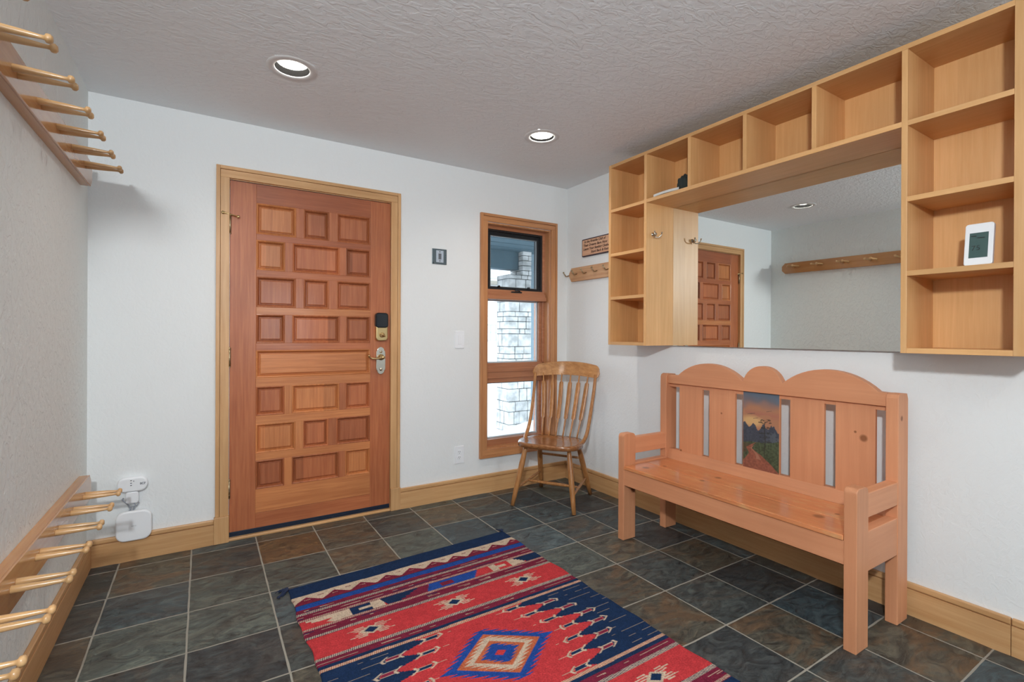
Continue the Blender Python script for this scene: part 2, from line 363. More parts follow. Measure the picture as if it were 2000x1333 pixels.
# thin pale cleft scratches
vr = ramp(nt, [(.492, (0, 0, 0)), (.4965, (1, 1, 1)), (.501, (0, 0, 0))]); L(nt, n3.outputs['Fac'], vr.inputs[0])
vm = N(nt, 'ShaderNodeMath', operation='MULTIPLY'); L(nt, vr.outputs[0], vm.inputs[0]); vm.inputs[1].default_value = .25
mx2 = N(nt, 'ShaderNodeMixRGB'); L(nt, vm.outputs[0], mx2.inputs['Fac']); L(nt, mx.outputs[0], mx2.inputs['Color1']); mx2.inputs['Color2'].default_value = (.25, .25, .22, 1)
L(nt, mx2.outputs[0], b.inputs['Base Color'])
rgh = N(nt, 'ShaderNodeMapRange'); L(nt, n2.outputs['Fac'], rgh.inputs['Value']); rgh.inputs['From Min'].default_value = .3; rgh.inputs['From Max'].default_value = .7; rgh.inputs['To Min'].default_value = .22; rgh.inputs['To Max'].default_value = .60; L(nt, rgh.outputs[0], b.inputs['Roughness'])
hh = N(nt, 'ShaderNodeMath', operation='MULTIPLY_ADD'); L(nt, n1.outputs['Fac'], hh.inputs[0]); hh.inputs[1].default_value = 1.2; L(nt, n2.outputs['Fac'], hh.inputs[2])
bp = N(nt, 'ShaderNodeBump'); bp.inputs['Strength'].default_value = .8; bp.inputs['Distance'].default_value = .008; L(nt, hh.outputs[0], bp.inputs['Height']); L(nt, bp.outputs[0], b.inputs['Normal'])
M_slate = m
fl = struct('floor', bm, M_slate)
m, nt, b = mat('grout'); b.inputs['Base Color'].default_value = (.30, .28, .235, 1); b.inputs['Roughness'].default_value = .9
fl.data.materials.append(m)
for p in fl.data.polygons:
    p.use_smooth = True
me = fl.data
big = max(me.polygons, key=lambda p: p.area); big.material_index = 1

# baseboards: a tall board with a thin cap strip and a shadow line between
def baseboard(name, pts, axis, side):
    """pts (a0,a1,wall coordinate) along axis; side = +1/-1 direction into the room"""
    a0, a1, wc = pts; bm = bmesh.new()
    def bb(d, z0, z1, b=.0015):
        lo, hi = sorted((wc, wc+side*d))
        if axis == 'x': box(bm, (a0, lo, z0), (a1, hi, z1), b)
        else: box(bm, (lo, a0, z0), (hi, a1, z1), b)
    bb(.020, -.004, .1120, .001); bb(.010, .11, .1160, 0); bb(.019, .1150, .1395, .004)
    return struct(name, bm, MW['trim'+axis])
baseboard('baseboard_back_left', (.02, .556, 0), 'x', -1)
baseboard('baseboard_back_right', (1.643, W-.02, 0), 'x', -1)
baseboard('baseboard_left', (YR, 0, 0), 'y', 1)
baseboard('baseboard_right_far', (-2.716, 0, W), 'y', -1)
baseboard('baseboard_right_near', (YR, -2.718, W), 'y', -1)

# door and window casings: flat board plus raised outer back band
def casing(bmv, bmh, x0, x1, z0, z1, w, bottom, d=.019):
    """frame between outer x0..x1, z0..z1, width w"""
    bw = .020
    def piece(a, b_, c, d_, dd=d): box(bmh if b_-a > d_-c else bmv, (a, -dd, c), (b_, 0, d_), .0015)
    zs = z0+w if bottom else z0; piece(x0+bw+.0015, x0+w, zs, z1-w); piece(x1-w, x1-bw-.0015, zs, z1-w); piece(x0+bw+.0015, x1-bw-.0015, z1-w, z1-bw-.0015)
    piece(x0, x0+bw, z0, z1, d+.003); piece(x1-bw, x1, z0, z1, d+.003); piece(x0+bw, x1-bw, z1-bw, z1, d+.003)
    if bottom:
        piece(x0+bw+.0015, x1-bw-.0015, z0+bw, z0+w); piece(x0+bw, x1-bw, z0, z0+bw, d+.003)
bm = bmesh.new(); bh = bmesh.new(); casing(bm, bh, .562, 1.648, .152, 2.168, .066, False)
struct('trim_3', bh, MW['trimx'])
box(bm, (.556, -.026, 0), (.631, 0, .152), .002); box(bm, (1.584, -.026, 0), (1.652, 0, .152), .002)
struct('trim_1', bm, MW['trimz'])
bm = bmesh.new(); bh = bmesh.new(); casing(bm, bh, 2.272, 2.995, .262, 2.128, .060, True)
struct('trim_4', bh, MW['winwoodx'])
struct('trim_2', bm, MW['winwoodz'])

# ------------------------------------------------------------------ entry door
YF = .006     # face of stiles and rails
door = thing('door_1', 'reddish fir entry door with rows of raised panels', None, (1.1, 0, 0), kind='structure')
obj('jamb', (lambda bm: (box(bm, (DX0-.012, 0, 0), (DX0-.002, .16, DZ1+.012)), box(bm, (DX1+.002, 0, 0), (DX1+.012, .16, DZ1+.012)), box(bm, (DX0-.002, 0, DZ1+.003), (DX1+.002, .16, DZ1+.012)), bm)[-1])(bmesh.new()), MW['trimz'], door)
SX0, SX1 = .768, 1.449
def pan(x0, x1, z0, z1): return (x0, x1, z0, z1)
rows = [(1.799, 1.982, 'A'), (1.584, 1.763, 'B'), (1.362, 1.546, 'A'), (1.146, 1.320, 'B'), (.938, 1.104, 'W'), (.711, .886, 'B'), (.487, .662, 'A'), (.273, .443, 'B')]
cols = {'A': [(.768, .987), (1.031, 1.183), (1.231, 1.449)], 'B': [(.768, .925), (.967, 1.250), (1.288, 1.449)], 'W': [(.768, 1.449)]}
tones = {(0, 0): 'b', (0, 1): 'a', (0, 2): 'a', (1, 0): 'b', (1, 1): 'a', (1, 2): 'c', (2, 0): 'a', (2, 1): 'a', (2, 2): 'a', (3, 0): 'a', (3, 1): 'a', (3, 2): 'a', (4, 0): 'b', (5, 0): 'a', (5, 1): 'b', (5, 2): 'a', (6, 0): 'b', (6, 1): 'a', (6, 2): 'c', (7, 0): 'c', (7, 1): 'a', (7, 2): 'b'}
obj('stile', BX((DX0, YF, .045), (SX0, YF+.044, DZ1), .0015), MW['firaz'], door)
obj('stile', BX((SX1, YF, .045), (DX1, YF+.044, DZ1), .0015), MW['firaz'], door)
rz = [(1.982, DZ1, 'c'), (1.763, 1.799, 'c'), (1.546, 1.584, 'a'), (1.320, 1.362, 'b'), (1.104, 1.146, 'a'), (.886, .938, 'b'), (.662, .711, 'b'), (.443, .487, 'b'), (.1335, .273, 'b'), (.045, .1325, 'a')]
for z0, z1, t in rz: obj('rail', BX((SX0, YF, z0), (SX1, YF+.044, z1), .001), MW['fir'+t+'x'], door)
for ri, (z0, z1, k) in enumerate(rows):
    cs = cols[k]
    for a, b_ in zip(cs[:-1], cs[1:]):
        obj('mullion', BX((a[1], YF, z0), (b_[0], YF+.044, z1), .001), MW['firaz' if ri < 4 or (a[1] > 1) else 'firbz'], door)
    for ci, (x0, x1) in enumerate(cs):
        bm = bmesh.new()
        # moulding ring: steps down from the frame, then a raised field
        def ring(a, ya, b2, yb):
            A = [(x0+a, ya, z0+a), (x1-a, ya, z0+a), (x1-a, ya, z1-a), (x0+a, ya, z1-a)]; B = [(x0+b2, yb, z0+b2), (x1-b2, yb, z0+b2), (x1-b2, yb, z1-b2), (x0+b2, yb, z1-b2)]
            va_ = [bm.verts.new(p) for p in A]; vb_ = [bm.verts.new(p) for p in B]
            for i in range(4): bm.faces.new((va_[i], va_[(i+1) % 4], vb_[(i+1) % 4], vb_[i]))
            return vb_
        ring(0, YF+.001, .004, YF-.001); ring(.004, YF-.001, .009, YF+.002); ring(.009, YF+.002, .013, YF+.013); ring(.013, YF+.013, .018, YF+.019); ring(.018, YF+.019, .021, YF+.019)
        ring(.021, YF+.019, .0215, YF+.012)
        last = ring(.0215, YF+.012, .027, YF+.008)
        bm.faces.new(last)
        # back of the panel gives it body
        box(bm, (x0, YF+.024, z0), (x1, YF+.040, z1))
        ax = 'x' if k == 'W' else 'z'
        obj('panel', bm, MW['firp'+tones.get((ri, ci), 'a')+ax], door)
bm = BX((DX0, YF+.004, .016), (DX1, YF+.036, .045), .003)
for i in range(3): box(bm, (DX0, YF+.001, .018+i*.008), (DX1, YF+.006, .021+i*.008))
obj('door_sweep', bm, M_navyr, door, label='dark rubber sweep under the door')
obj('threshold', BX((DX0-.01, -.012, -.002), (DX1+.01, .16, .014), .004), MW['trimx'], door, label='pale wooden threshold')
def hinge(zc, extra=False):
    bm = bmesh.new(); h = .052
    tube(bm, [(DX0-.001, -.004, zc-h), (DX0-.001, -.004, zc+h)], .0065, 12)
    for k in range(6): lathe(bm, [(.0, 0), (.0078, .001), (.0078, .003), (0, .004)], (DX0-.001, -.004, zc-h+k*2*h/5-.002), (0, 0, 1), 12)
    lathe(bm, [(.0055, 0), (.008, .004), (.003, .011), (0, .012)], (DX0-.001, -.004, zc+h), (0, 0, 1), 12)
    hg = obj('hinge', bm, M_bronze, door, label='aged brass hinge')
    if extra:   # hinge-pin door stop: a plate with two bumpers
        bm = bmesh.new(); z = zc+h+.006
        tube(bm, [(DX0-.036, -.026, z+.004), (DX0-.001, -.010, z), (DX0+.040, -.016, z-.010)], [.006, .005, .0035], 10)
        lathe(bm, [(0, 0), (.009, 0), (.009, .006), (0, .008)], (DX0-.036, -.026, z+.004), (0, 1, .05), 12)
        lathe(bm, [(0, 0), (.008, 0), (.008, .006), (0, .008)], (DX0+.040, -.020, z-.010), (0, 1, 0), 12)
        c = obj('door_stop', bm, M_brass, hg, label='brass hinge-pin door stop')
for z, e in ((1.835, True), (1.062, False), (.297, False)): hinge(z, e)
# deadbolt: rounded body, black cap on top, brass below
def rrect(x0, x1, z0, z1, r, n=6, arch=None):
    pts = []
    for cx, cz, a0 in ((x1-r, z1-r, 0), (x0+r, z1-r, 90), (x0+r, z0+r, 180), (x1-r, z0+r, 270)):
        for k in range(n+1): t = math.radians(a0+90*k/n); pts.append((cx+r*math.cos(t), cz+r*math.sin(t)))
    return pts
fxz = lambda u, v, d: Vector((u, d, v))
bm = bmesh.new(); prism(bm, rrect(1.477, 1.557, 1.158, 1.343, .022), fxz, YF, -.030, .006, 3)
db = obj('deadbolt', bm, M_brass, door, label='polished brass keypad deadbolt')
bm = bmesh.new(); prism(bm, rrect(1.474, 1.560, 1.245, 1.347, .020), fxz, YF-.001, -.034, .008, 3)
obj('battery_cover', bm, M_black, db, smooth=False, label='glossy black cover of the deadbolt')
bm = bmesh.new(); lathe(bm, [(.0, -.006), (.016, -.004), (.017, .004), (.012, .008), (0, .008)], (1.517, -.031, 1.198), (0, -1, 0), 20); tube(bm, [(1.500, -.044, 1.208), (1.534, -.044, 1.188)], [(.005, .006), (.005, .006)], 10)
obj('thumb_turn', bm, M_brass, db)
# handle plate with arched ends and lever
pts = []
for k in range(13): t = math.pi*k/12; pts.append((1.517+.024*math.cos(t), 1.093+.024*math.sin(t)))
pts += [(1.488, 1.090), (1.486, 1.07), (1.486, .975), (1.488, .962)]
for k in range(13): t = math.pi+math.pi*k/12; pts.append((1.517+.024*math.cos(t), .957+.024*math.sin(t)))
pts += [(1.546, .962), (1.548, .975), (1.548, 1.07), (1.546, 1.090)]
bm = bmesh.new(); prism(bm, pts, fxz, YF, -.006, .002)
for zc in (.965, 1.085):
    lathe(bm, [(.0, .005), (.005, .005), (.006, .002), (.009, .001), (.010, 0)], (1.517, -.006, zc), (0, -1, 0), 14)
pl = obj('handle_plate', bm, M_nickel, door, label='ornate tarnished brass handle plate')
bm = bmesh.new(); lathe(bm, [(.020, 0), (.021, .006), (.012, .011), (.010, .035), (.013, .040), (.013, .052), (0, .056)], (1.517, -.006, 1.048), (0, -1, 0), 20)
tube(bm, [(1.517, -.050, 1.048), (1.495, -.054, 1.044), (1.470, -.050, 1.040), (1.445, -.046, 1.043), (1.428, -.044, 1.052), (1.424, -.050, 1.060)], [.008, .007, .0065, .0065, .006, .005], 12)
lathe(bm, [(0, 0), (.007, .002), (.008, .006), (0, .012)], (1.424, -.048, 1.060), (0, -1, .2), 12)
obj('lever', bm, M_brass, pl, label='curled brass lever')

# ------------------------------------------------------------------ window
win = thing('window_1', 'narrow three-pane wooden window with a screened awning sash at the top', None, (2.63, .08, 1.19), kind='structure')
def frame(bm, x0, x1, z0, z1, w, ya, yb, b=.0015, wb=None, wt=None):
    wb = w if wb is None else wb; wt = w if wt is None else wt
    box(bm, (x0, ya, z0), (x0+w, yb, z1), b); box(bm, (x1-w, ya, z0), (x1, yb, z1), b)
    box(bm, (x0+w, ya, z0), (x1-w, yb, z0+wb), b); box(bm, (x0+w, ya, z1-wt), (x1-w, yb, z1), b)
bm = bmesh.new(); frame(bm, WX0, WX1, WZ0, WZ1, .012, -.001, .16)   # jamb liner
obj('window_frame', bm, MW['winwoodz'], win)
zT, zM = 1.525, .903          # mullion centres
bm = bmesh.new(); frame(bm, WX0+.012, WX1-.012, WZ0+.012, WZ1-.012, .022, .060, .15)
frame(bm, WX0+.034, WX1-.034, WZ0+.034, zT-.01, .024, .078, .15)    # stepped inner frame for the two lower panes
box(bm, (WX0+.02, .022, zT-.045), (WX1-.02, .15, zT-.012), .003); box(bm, (WX0+.02, .036, zT-.012), (WX1-.02, .15, zT+.012), .003); box(bm, (WX0+.02, .050, zT+.010), (WX1-.02, .15, zT+.035), .003)
box(bm, (WX0+.02, .060, zM-.078), (WX1-.02, .15, zM+.076), .003); box(bm, (WX0+.02, .050, zM-.045), (WX1-.02, .062, zM+.045), .003); box(bm, (WX0+.02, .044, zM+.005), (WX1-.02, .052, zM+.030), .003)
box(bm, (WX0+.02, .050, WZ0+.010), (WX1-.02, .15, WZ0+.062), .003)
obj('sash_rail', bm, MW['sashx'], win)
bm = bmesh.new(); frame(bm, WX0+.034, WX1-.034, zT+.035, WZ1-.034, .014, .066, .11); frame(bm, WX0+.048, WX1-.048, zT+.045, WZ1-.048, .030, .085, .125, wb=.012)
sash = obj('awning_sash', bm, M_dark, win, label='dark metal frame of the screened top sash')
bm = bmesh.new(); frame(bm, WX0+.0775, WX1-.0775, zT+.057, WZ1-.078, .006, .082, .10); obj('glazing_bead', bm, plain('pale_bead', (.42, .46, .48), .4), sash)
obj('insect_screen', BX((WX0+.05, .0765, zT+.045), (WX1-.05, .0775, WZ1-.05)), M_screen, sash, label='fine dark insect screen')
for n, (z0, z1) in enumerate([(zT+.05, WZ1-.06), (zM+.075, zT-.045), (WZ0+.06, zM-.077)]):
    obj('glass_pane', BX((WX0+.05, .108, z0), (WX1-.05, .112, z1)), M_glass, win)
bm = bmesh.new(); frame(bm, WX0+.058, WX1-.058, zM+.076, zT-.045, .010, .098, .112); frame(bm, WX0+.058, WX1-.058, WZ0+.062, zM-.078, .010, .098, .112)
obj('glazing_strip', bm, plain('pale_blue_strip', (.55, .62, .66), .4), win)
bm = bmesh.new(); box(bm, (2.585, .040, zT+.012), (2.685, .062, zT+.026), .003); tube(bm, [(2.665, .044, zT+.026), (2.650, .036, zT+.034), (2.615, .034, zT+.030)], [.006, .005, .004], 10); box(bm, (2.63, .05, zT+.026), (2.67, .066, zT+.046), .004)
obj('crank_latch', bm, M_dark, win, label='dark bronze crank under the top pane')
for x in (2.482, 2.765): obj('screen_clip', BX((x-.009, .060, zT+.050), (x+.009, .076, zT+.068), .002), M_black, win)

# ------------------------------------------------------------------ unseen windows added behind the camera for the fill and key lights
w2 = thing('added_rear_window', None, None, (1.75, YR, 1.45), kind='structure')
bm = bmesh.new(); frame(bm, 1.25, 2.25, .85, 2.05, .05, YR-.12, YR-.05); box(bm, (1.73, YR-.12, .90), (1.77, YR-.05, 2.0)); obj('window_frame', bm, MW['winwoodz'], w2)
obj('glass_pane', BX((1.30, YR-.09, .90), (2.20, YR-.085, 2.0)), M_glass, w2)
w3 = thing('added_key_window', None, None, (0, -3.72, 2.03), kind='structure')  # invented high window set round the flash-like key
bm = bmesh.new()
for lo, hi in [((-.10, -3.9, 1.85), (-.05, -3.87, 2.21)), ((-.10, -3.57, 1.85), (-.05, -3.54, 2.21)), ((-.10, -3.87, 1.85), (-.05, -3.57, 1.88)), ((-.10, -3.87, 2.18), (-.05, -3.57, 2.21))]: box(bm, lo, hi)
obj('window_frame', bm, MW['winwoodz'], w3)
obj('glass_pane', BX((-.08, -3.87, 1.88), (-.076, -3.57, 2.18)), M_glass, w3)

# ------------------------------------------------------------------ recessed lights
def can_light(x, y, label, power, deep, seen):
    t = thing('recessed_light', label, 'ceiling light', (x, y, H), 'recessed lights in the ceiling')
    bm = bmesh.new(); lathe(bm, [(.0745, .002), (.0750, -.0022), (.106, -.0022), (.110, .001)], (x, y, H-.001), (0, 0, 1), 48)
    obj('trim_ring', bm, plain('white_trim_ring', (.68, .68, .68), .4), t)
    bm = bmesh.new(); lathe(bm, [(.0745, -.001), (.070, deep*.5), (.066, deep)], (x, y, H), (0, 0, 1), 48)
    obj('baffle', bm, M_dims, t, label='dark baffle inside the ring')
    bm = bmesh.new(); lathe(bm, [(.0665, deep), (.060, deep+.035), (.045, deep+.06), (0, deep+.06)], (x, y, H), (0, 0, 1), 48)
    obj('lamp', bm, M_lampem, t, label='lit lamp')
    l = area('downlight', (x, y, H+deep+.03), (x, y, 0), .10, .10, power, (1.0, .94, .86), 'DISK', 150); l.parent = t; l.location = (0, 0, deep+.028); l.rotation_euler = (0, 0, 0)
    return t
can_light(*LIGHTS[0], 'round recessed ceiling light nearer the left wall, thick black baffle', 5, .026, True)
can_light(*LIGHTS[1], 'round recessed ceiling light above the window side of the room', 5, .012, True)
can_light(*LIGHTS[2], 'added round recessed ceiling light toward the unseen rear of the room, left side', 6, .026, False)  # unseen rear pair, added to help light the room
can_light(*LIGHTS[3], 'added round recessed ceiling light toward the unseen rear of the room, right side', 6, .026, False)

# ------------------------------------------------------------------ wall cubby unit on the right wall
XF = 2.833; TH = .020
CZ0, CZ1 = 1.139, 2.352
cab = thing('cubby_shelf_unit', 'large maple wall unit of open cubbies framing the mirror', 'shelf unit', (W, -1.8, CZ0))
YC = [-.812, -1.127, -1.453, -1.790, -2.126, -2.465, -2.784]   # panel centres
def vpan(yc, z0, z1, nm='side_panel'): obj(nm, BX((XF, yc-TH/2, z0), (W-.001, yc+TH/2, z1), .001), MW['maplez'], cab)
vpan(YC[0], CZ0, CZ1); vpan(YC[1], CZ0, CZ1-TH); vpan(YC[5], CZ0, CZ1-TH); 
obj('side_panel', BX((XF, YC[6]-.022, CZ0), (W-.001, YC[6]+.010, CZ1), .001), MW['maplez'], cab)
for k in (2, 3, 4): vpan(YC[k], 2.052, CZ1-TH, 'divider')
obj('top_panel', BX((XF, YC[6]+.010, CZ1-TH), (W-.001, YC[0]-TH/2, CZ1), .001), MW['mapley'], cab)
# long shelf over the mirror, column shelves, bottoms
obj('long_shelf', BX((XF, YC[5]+TH/2, 2.031), (W-.001, YC[1]-TH/2, 2.052), .001), MW['mapley'], cab)
for (ya, yb) in ((YC[1], YC[0]), (YC[6]+0, YC[5])):
    for z in (2.041, 1.743, 1.452):
        obj('shelf', BX((XF+.001, ya+TH/2, z-.010), (W-.012, yb-TH/2, z+.010), .001), MW['mapley'], cab)
    obj('bottom_panel', BX((XF+.001, ya+TH/2, CZ0), (W-.012, yb-TH/2, CZ0+.020), .001), MW['mapley'], cab)
for (ya, yb, z0) in ((YC[1], YC[0], CZ0), (YC[6], YC[5], CZ0), (YC[5], YC[1], 2.052)):
    obj('back_panel', BX((W-.012, ya+TH/2, z0), (W-.001, yb-TH/2, CZ1-TH)), MW['maplez'], cab)
# double coat hook on the inner side of the left column
def coat_hook():
    y0 = YC[1]-TH/2; x, z = 2.892, 1.838; bm = bmesh.new()
    lathe(bm, [(0, .006), (.010, .005), (.012, .002), (.013, 0)], (x, y0, z), (0, -1, 0), 18)
    lathe(bm, [(.006, 0), (.006, .014), (.009, .018), (.009, .026), (0, .028)], (x, y0, z), (0, -1, 0), 16)
    for s in (-1, 1):
        tube(bm, [(x, y0-.010, z-.006), (x+s*.010, y0-.018, z-.020), (x+s*.022, y0-.030, z-.020), (x+s*.030, y0-.040, z-.008), (x+s*.032, y0-.044, z+.006)], [.0045, .004, .004, .0038, .0035], 10)
        lathe(bm, [(0, -.004), (.005, -.002), (.006, .002), (0, .006)], (x+s*.032, y0-.044, z+.008), (0, 0, 1), 12)
    return obj('coat_hook', bm, M_nickel, cab, label='polished double coat hook')
coat_hook()
# mirror
mir = thing('mirror', 'wide frameless mirror on the right wall between the cubby columns', 'mirror', (W, -1.8, CZ0))
obj('mirror_glass', BX((MIR, YC[5]+TH/2+.001, CZ0-.001), (MIR+.006, YC[1]-TH/2-.001, 2.030)), M_mirror, mir)
obj('backing', BX((MIR+.006, YC[5]+TH/2+.001, CZ0-.001), (W-.0005, YC[1]-TH/2-.001, 2.030)), plain('dark_mirror_backing', (.07, .07, .065), .7), mir)

# thermostat leaning in the right column
th = thing('thermostat', 'white thermostat with a grey-green screen leaning in the right cubby column', 'thermostat', (2.955, -2.66, 1.462))
def lean(p): # local (u across toward -y, v up, d out toward -x) -> world, leaning back
    u, v, d = p; a = math.radians(9)
    return Vector((2.905 + v*math.sin(a) - d*math.cos(a), -2.628-u, 1.4632 + v*math.cos(a) + d*math.sin(a)))
fn = lambda u, v, d: lean((u, v, d))
bm = bmesh.new(); prism(bm, rrect(0, .080, 0, .158, .010), fn, 0, .018, .003); prism(bm, rrect(.008, .072, .01, .146, .006), fn, -.012, 0)
tb = obj('case', bm, M_whitep, th)
bm = bmesh.new(); prism(bm, [(.014, .028), (.066, .028), (.066, .122), (.014, .122)], fn, .0175, .019)
obj('screen', bm, M_lcd, th, label='grey-green screen')
e0 = lean((.020, .056, .0192)); eu = lean((1, 0, 0))-lean((0, 0, 0)); ev = lean((0, 1, 0))-lean((0, 0, 0))
text('digits', '75', .026, e0, eu, ev, M_lcdt, th)
for (u0, v0, w_) in ((.018, .108, .015), (.036, .100, .02)):
    bm = bmesh.new(); prism(bm, [(u0, v0), (u0+w_, v0), (u0+w_, v0+.004), (u0, v0+.004)], fn, .0188, .0194); obj('digits', bm, M_lcdt, th)

# dark cap and a fan of papers in the second top cubby
bm = bmesh.new()
bmesh.ops.create_icosphere(bm, subdivisions=4, radius=1)
r2 = random.Random(3)
for v in bm.verts:
    n = .06*math.sin(9*v.co.x+4*v.co.z)+.05*math.sin(13*v.co.y+2)
    v.co = Vector((2.905+v.co.x*.055*(1+n), -1.378+v.co.y*.046*(1+n), 2.0545+max(v.co.z+.55, 0)*.060*(1+n)))
cp = obj('knit_cap', bm, M_cloth, smooth=True)
cp['label'] = 'small dark rumpled cap in the second cubby of the top row'; cp['category'] = 'cap'
def sheet(name, pts, z, m, lab, th_=.003, bend=.006):
    bm = bmesh.new(); n = 10
    (x0, y0), (x1, y1), (x2, y2), (x3, y3) = pts; g = {}
    for top in (0, 1):
        for i in range(n+1):
            for j in range(n+1):
                s, t = i/n, j/n
                x = (x0*(1-s)+x1*s)*(1-t)+(x3*(1-s)+x2*s)*t; y = (y0*(1-s)+y1*s)*(1-t)+(y3*(1-s)+y2*s)*t
                g[top, i, j] = bm.verts.new((x, y, z+top*th_+bend*abs(math.sin(3*s+2*t))))
    for i in range(n):
        for j in range(n):
            bm.faces.new((g[0, i, j], g[0, i, j+1], g[0, i+1, j+1], g[0, i+1, j])); bm.faces.new((g[1, i, j], g[1, i+1, j], g[1, i+1, j+1], g[1, i, j+1]))
    for k in range(n):
        for a, b_ in (((k, 0), (k+1, 0)), ((k+1, n), (k, n)), ((0, k+1), (0, k)), ((n, k), (n, k+1))):
            bm.faces.new((g[0, *a], g[0, *b_], g[1, *b_], g[1, *a]))
    o = obj(name, bm, m); o['label'] = lab; o['category'] = 'booklet'; return o
sheet('paper_booklet', [(2.837, -1.190), (2.837, -1.370), (2.847, -1.372), (2.900, -1.225)], 2.0528, M_paper, 'white paper booklet lying in front of the dark cap', .014, .004)

# ------------------------------------------------------------------ bench
BY0, BY1 = -2.408, -1.150
ben = thing('wooden_bench', 'salmon-painted wooden bench with a scalloped back and a landscape painted on its middle slat', 'bench', (2.83, -1.78, 0))
PT = .046; seatz = .438
def bknot(name, base, knots, ax='z'):
    a, b_ = (.66, .295, .150), (.60, .255, .125)
    o = Vector(ben['_o'])
    return wood(name, a, b_, axis=ax, rough=.5, dens=.7, bump=.03, knots=[(k[0]-o.x, k[1]-o.y, k[2]-o.z, k[3]) for k in knots])
def fpost(y0, m):
    bm = bmesh.new(); y1 = y0+PT; pts = [(2.592, 0), (2.688, 0), (2.688, .598)]
    for k in range(7): t = math.radians(90*k/6); pts.append((2.660+.026*math.cos(t), .600+.024*math.sin(t)))
    for k in range(7): t = math.radians(90+90*k/6); pts.append((2.612+.020*math.cos(t), .604+.020*math.sin(t)))
    prism(bm, pts, lambda u, v, d: Vector((u, d, v)), y0, y1, .003); obj('front_leg', bm, m, ben)
fpost(BY0, MW['benchz']); fpost(BY1-PT, bknot('bench_front_leg_wood', 0, [(2.668, BY1-PT, .285, .018)]))
def bpost(y0, m):
    bm = bmesh.new(); pts = [(2.953, 0), (3.050, 0), (3.050, .940), (3.040, .962), (2.975, .966), (2.960, .960), (2.953, .945)]
    prism(bm, pts, lambda u, v, d: Vector((u, d, v)), y0, y0+PT, .003); obj('back_leg', bm, m, ben)
bpost(BY0, bknot('bench_back_leg_wood', 0, [(2.985, BY0, .86, .012)])); bpost(BY1-PT, MW['benchz'])
for y0 in (BY0, BY1-PT):
    obj('armrest', BX((2.686, y0+.002, .500), (2.956, y0+PT-.001, .596), .004), MW['benchx'], ben)
    obj('side_rail', BX((2.686, y0+.003, .291), (2.956, y0+PT-.003, .447), .003), MW['benchx'], ben)
obj('apron', BX((2.595, BY0+PT, .323), (2.617, BY1-PT, .4155), .002), MW['benchy'], ben)
oo = Vector(ben['_o'])
seat_kn = [(2.671, -1.292, 0.438, 0.022), (2.792, -1.325, 0.438, 0.013), (2.734, -1.623, 0.438, 0.015), (2.853, -1.635, 0.438, 0.019), (2.721, -2.209, 0.438, 0.024), (2.816, -2.239, 0.438, 0.011)]
bm = bmesh.new()
box(bm, (2.588, BY0+PT+.001, .4165), (2.762, BY1-PT-.001, seatz), .004); box(bm, (2.7635, BY0+PT+.001, .4165), (2.966, BY1-PT-.001, seatz), .003)
MSEAT = wood('bench_seat_wood', (.66, .25, .10), (.56, .19, .07), axis='y', rough=.30, dens=.6, coat=.35, wear=(.66, .34, .15), knots=[(k[0]-oo.x, k[1]-oo.y, k[2]-oo.z, k[3]) for k in seat_kn])
obj('seat', bm, MSEAT, ben, label='worn orange-brown seat boards')
obj('lower_back_rail', (lambda bm: (prism(bm, [(2.962, seatz), (3.02, seatz), (3.02, .497), (2.985, .497)], lambda u, v, d: Vector((u, d, v)), BY0+PT, BY1-PT, .0015), bm)[-1])(bmesh.new()), MW['benchy'], ben)
# top rail with three scallops
def arc(ya, yb, zb, zp, n=16):
    c = abs(ya-yb)/2; h = zp-zb; R = (c*c+h*h)/(2*h); cy = (ya+yb)/2; cz = zp-R; a = math.asin(min(1, c/R))
    if h > c: a = math.pi-a
    return [(cy+(1 if ya > yb else -1)*R*math.sin(a*(1-2*k/n)), cz+R*math.cos(a*(1-2*k/n))) for k in range(n+1)]
pts = [(BY0+PT, .906), (BY1-PT, .906), (BY1-PT, .958), (-1.272, .960)] + arc(-1.275, -1.700, .960, 1.042)[0:] + arc(-1.712, -1.905, .984, 1.046) + arc(-1.916, -2.330, .966, 1.048) + [(BY0+PT, .964)]
bm = bmesh.new(); prism(bm, pts, lambda u, v, d: Vector((d, u, v)), 2.966, 3.006, .002)
box(bm, (2.986, BY0+PT, .885), (3.010, BY1-PT, .907))
obj('top_rail', bm, MW['benchy'], ben)
slats = [(-1.434, -1.272), (-1.645, -1.482), (-1.892, -1.692), (-2.104, -1.945), (-2.313, -2.153)]
knots = {0: [(0, -1.285, .50, .008)], 1: [(0, -1.562, .765, .006)], 4: [(0, -2.268, .752, .017), (0, -2.235, .775, .006)]}
for i, (a, b_) in enumerate(slats):
    if i == 2: continue
    m = bknot('bench_slat_wood_%d' % i, 0, [(2.9835, k[1], k[2], k[3]) for k in knots[i]]) if i in knots else MW['benchz']
    obj('slat', BX((2.984, a, .492), (3.002, b_, .906), .002), m, ben)
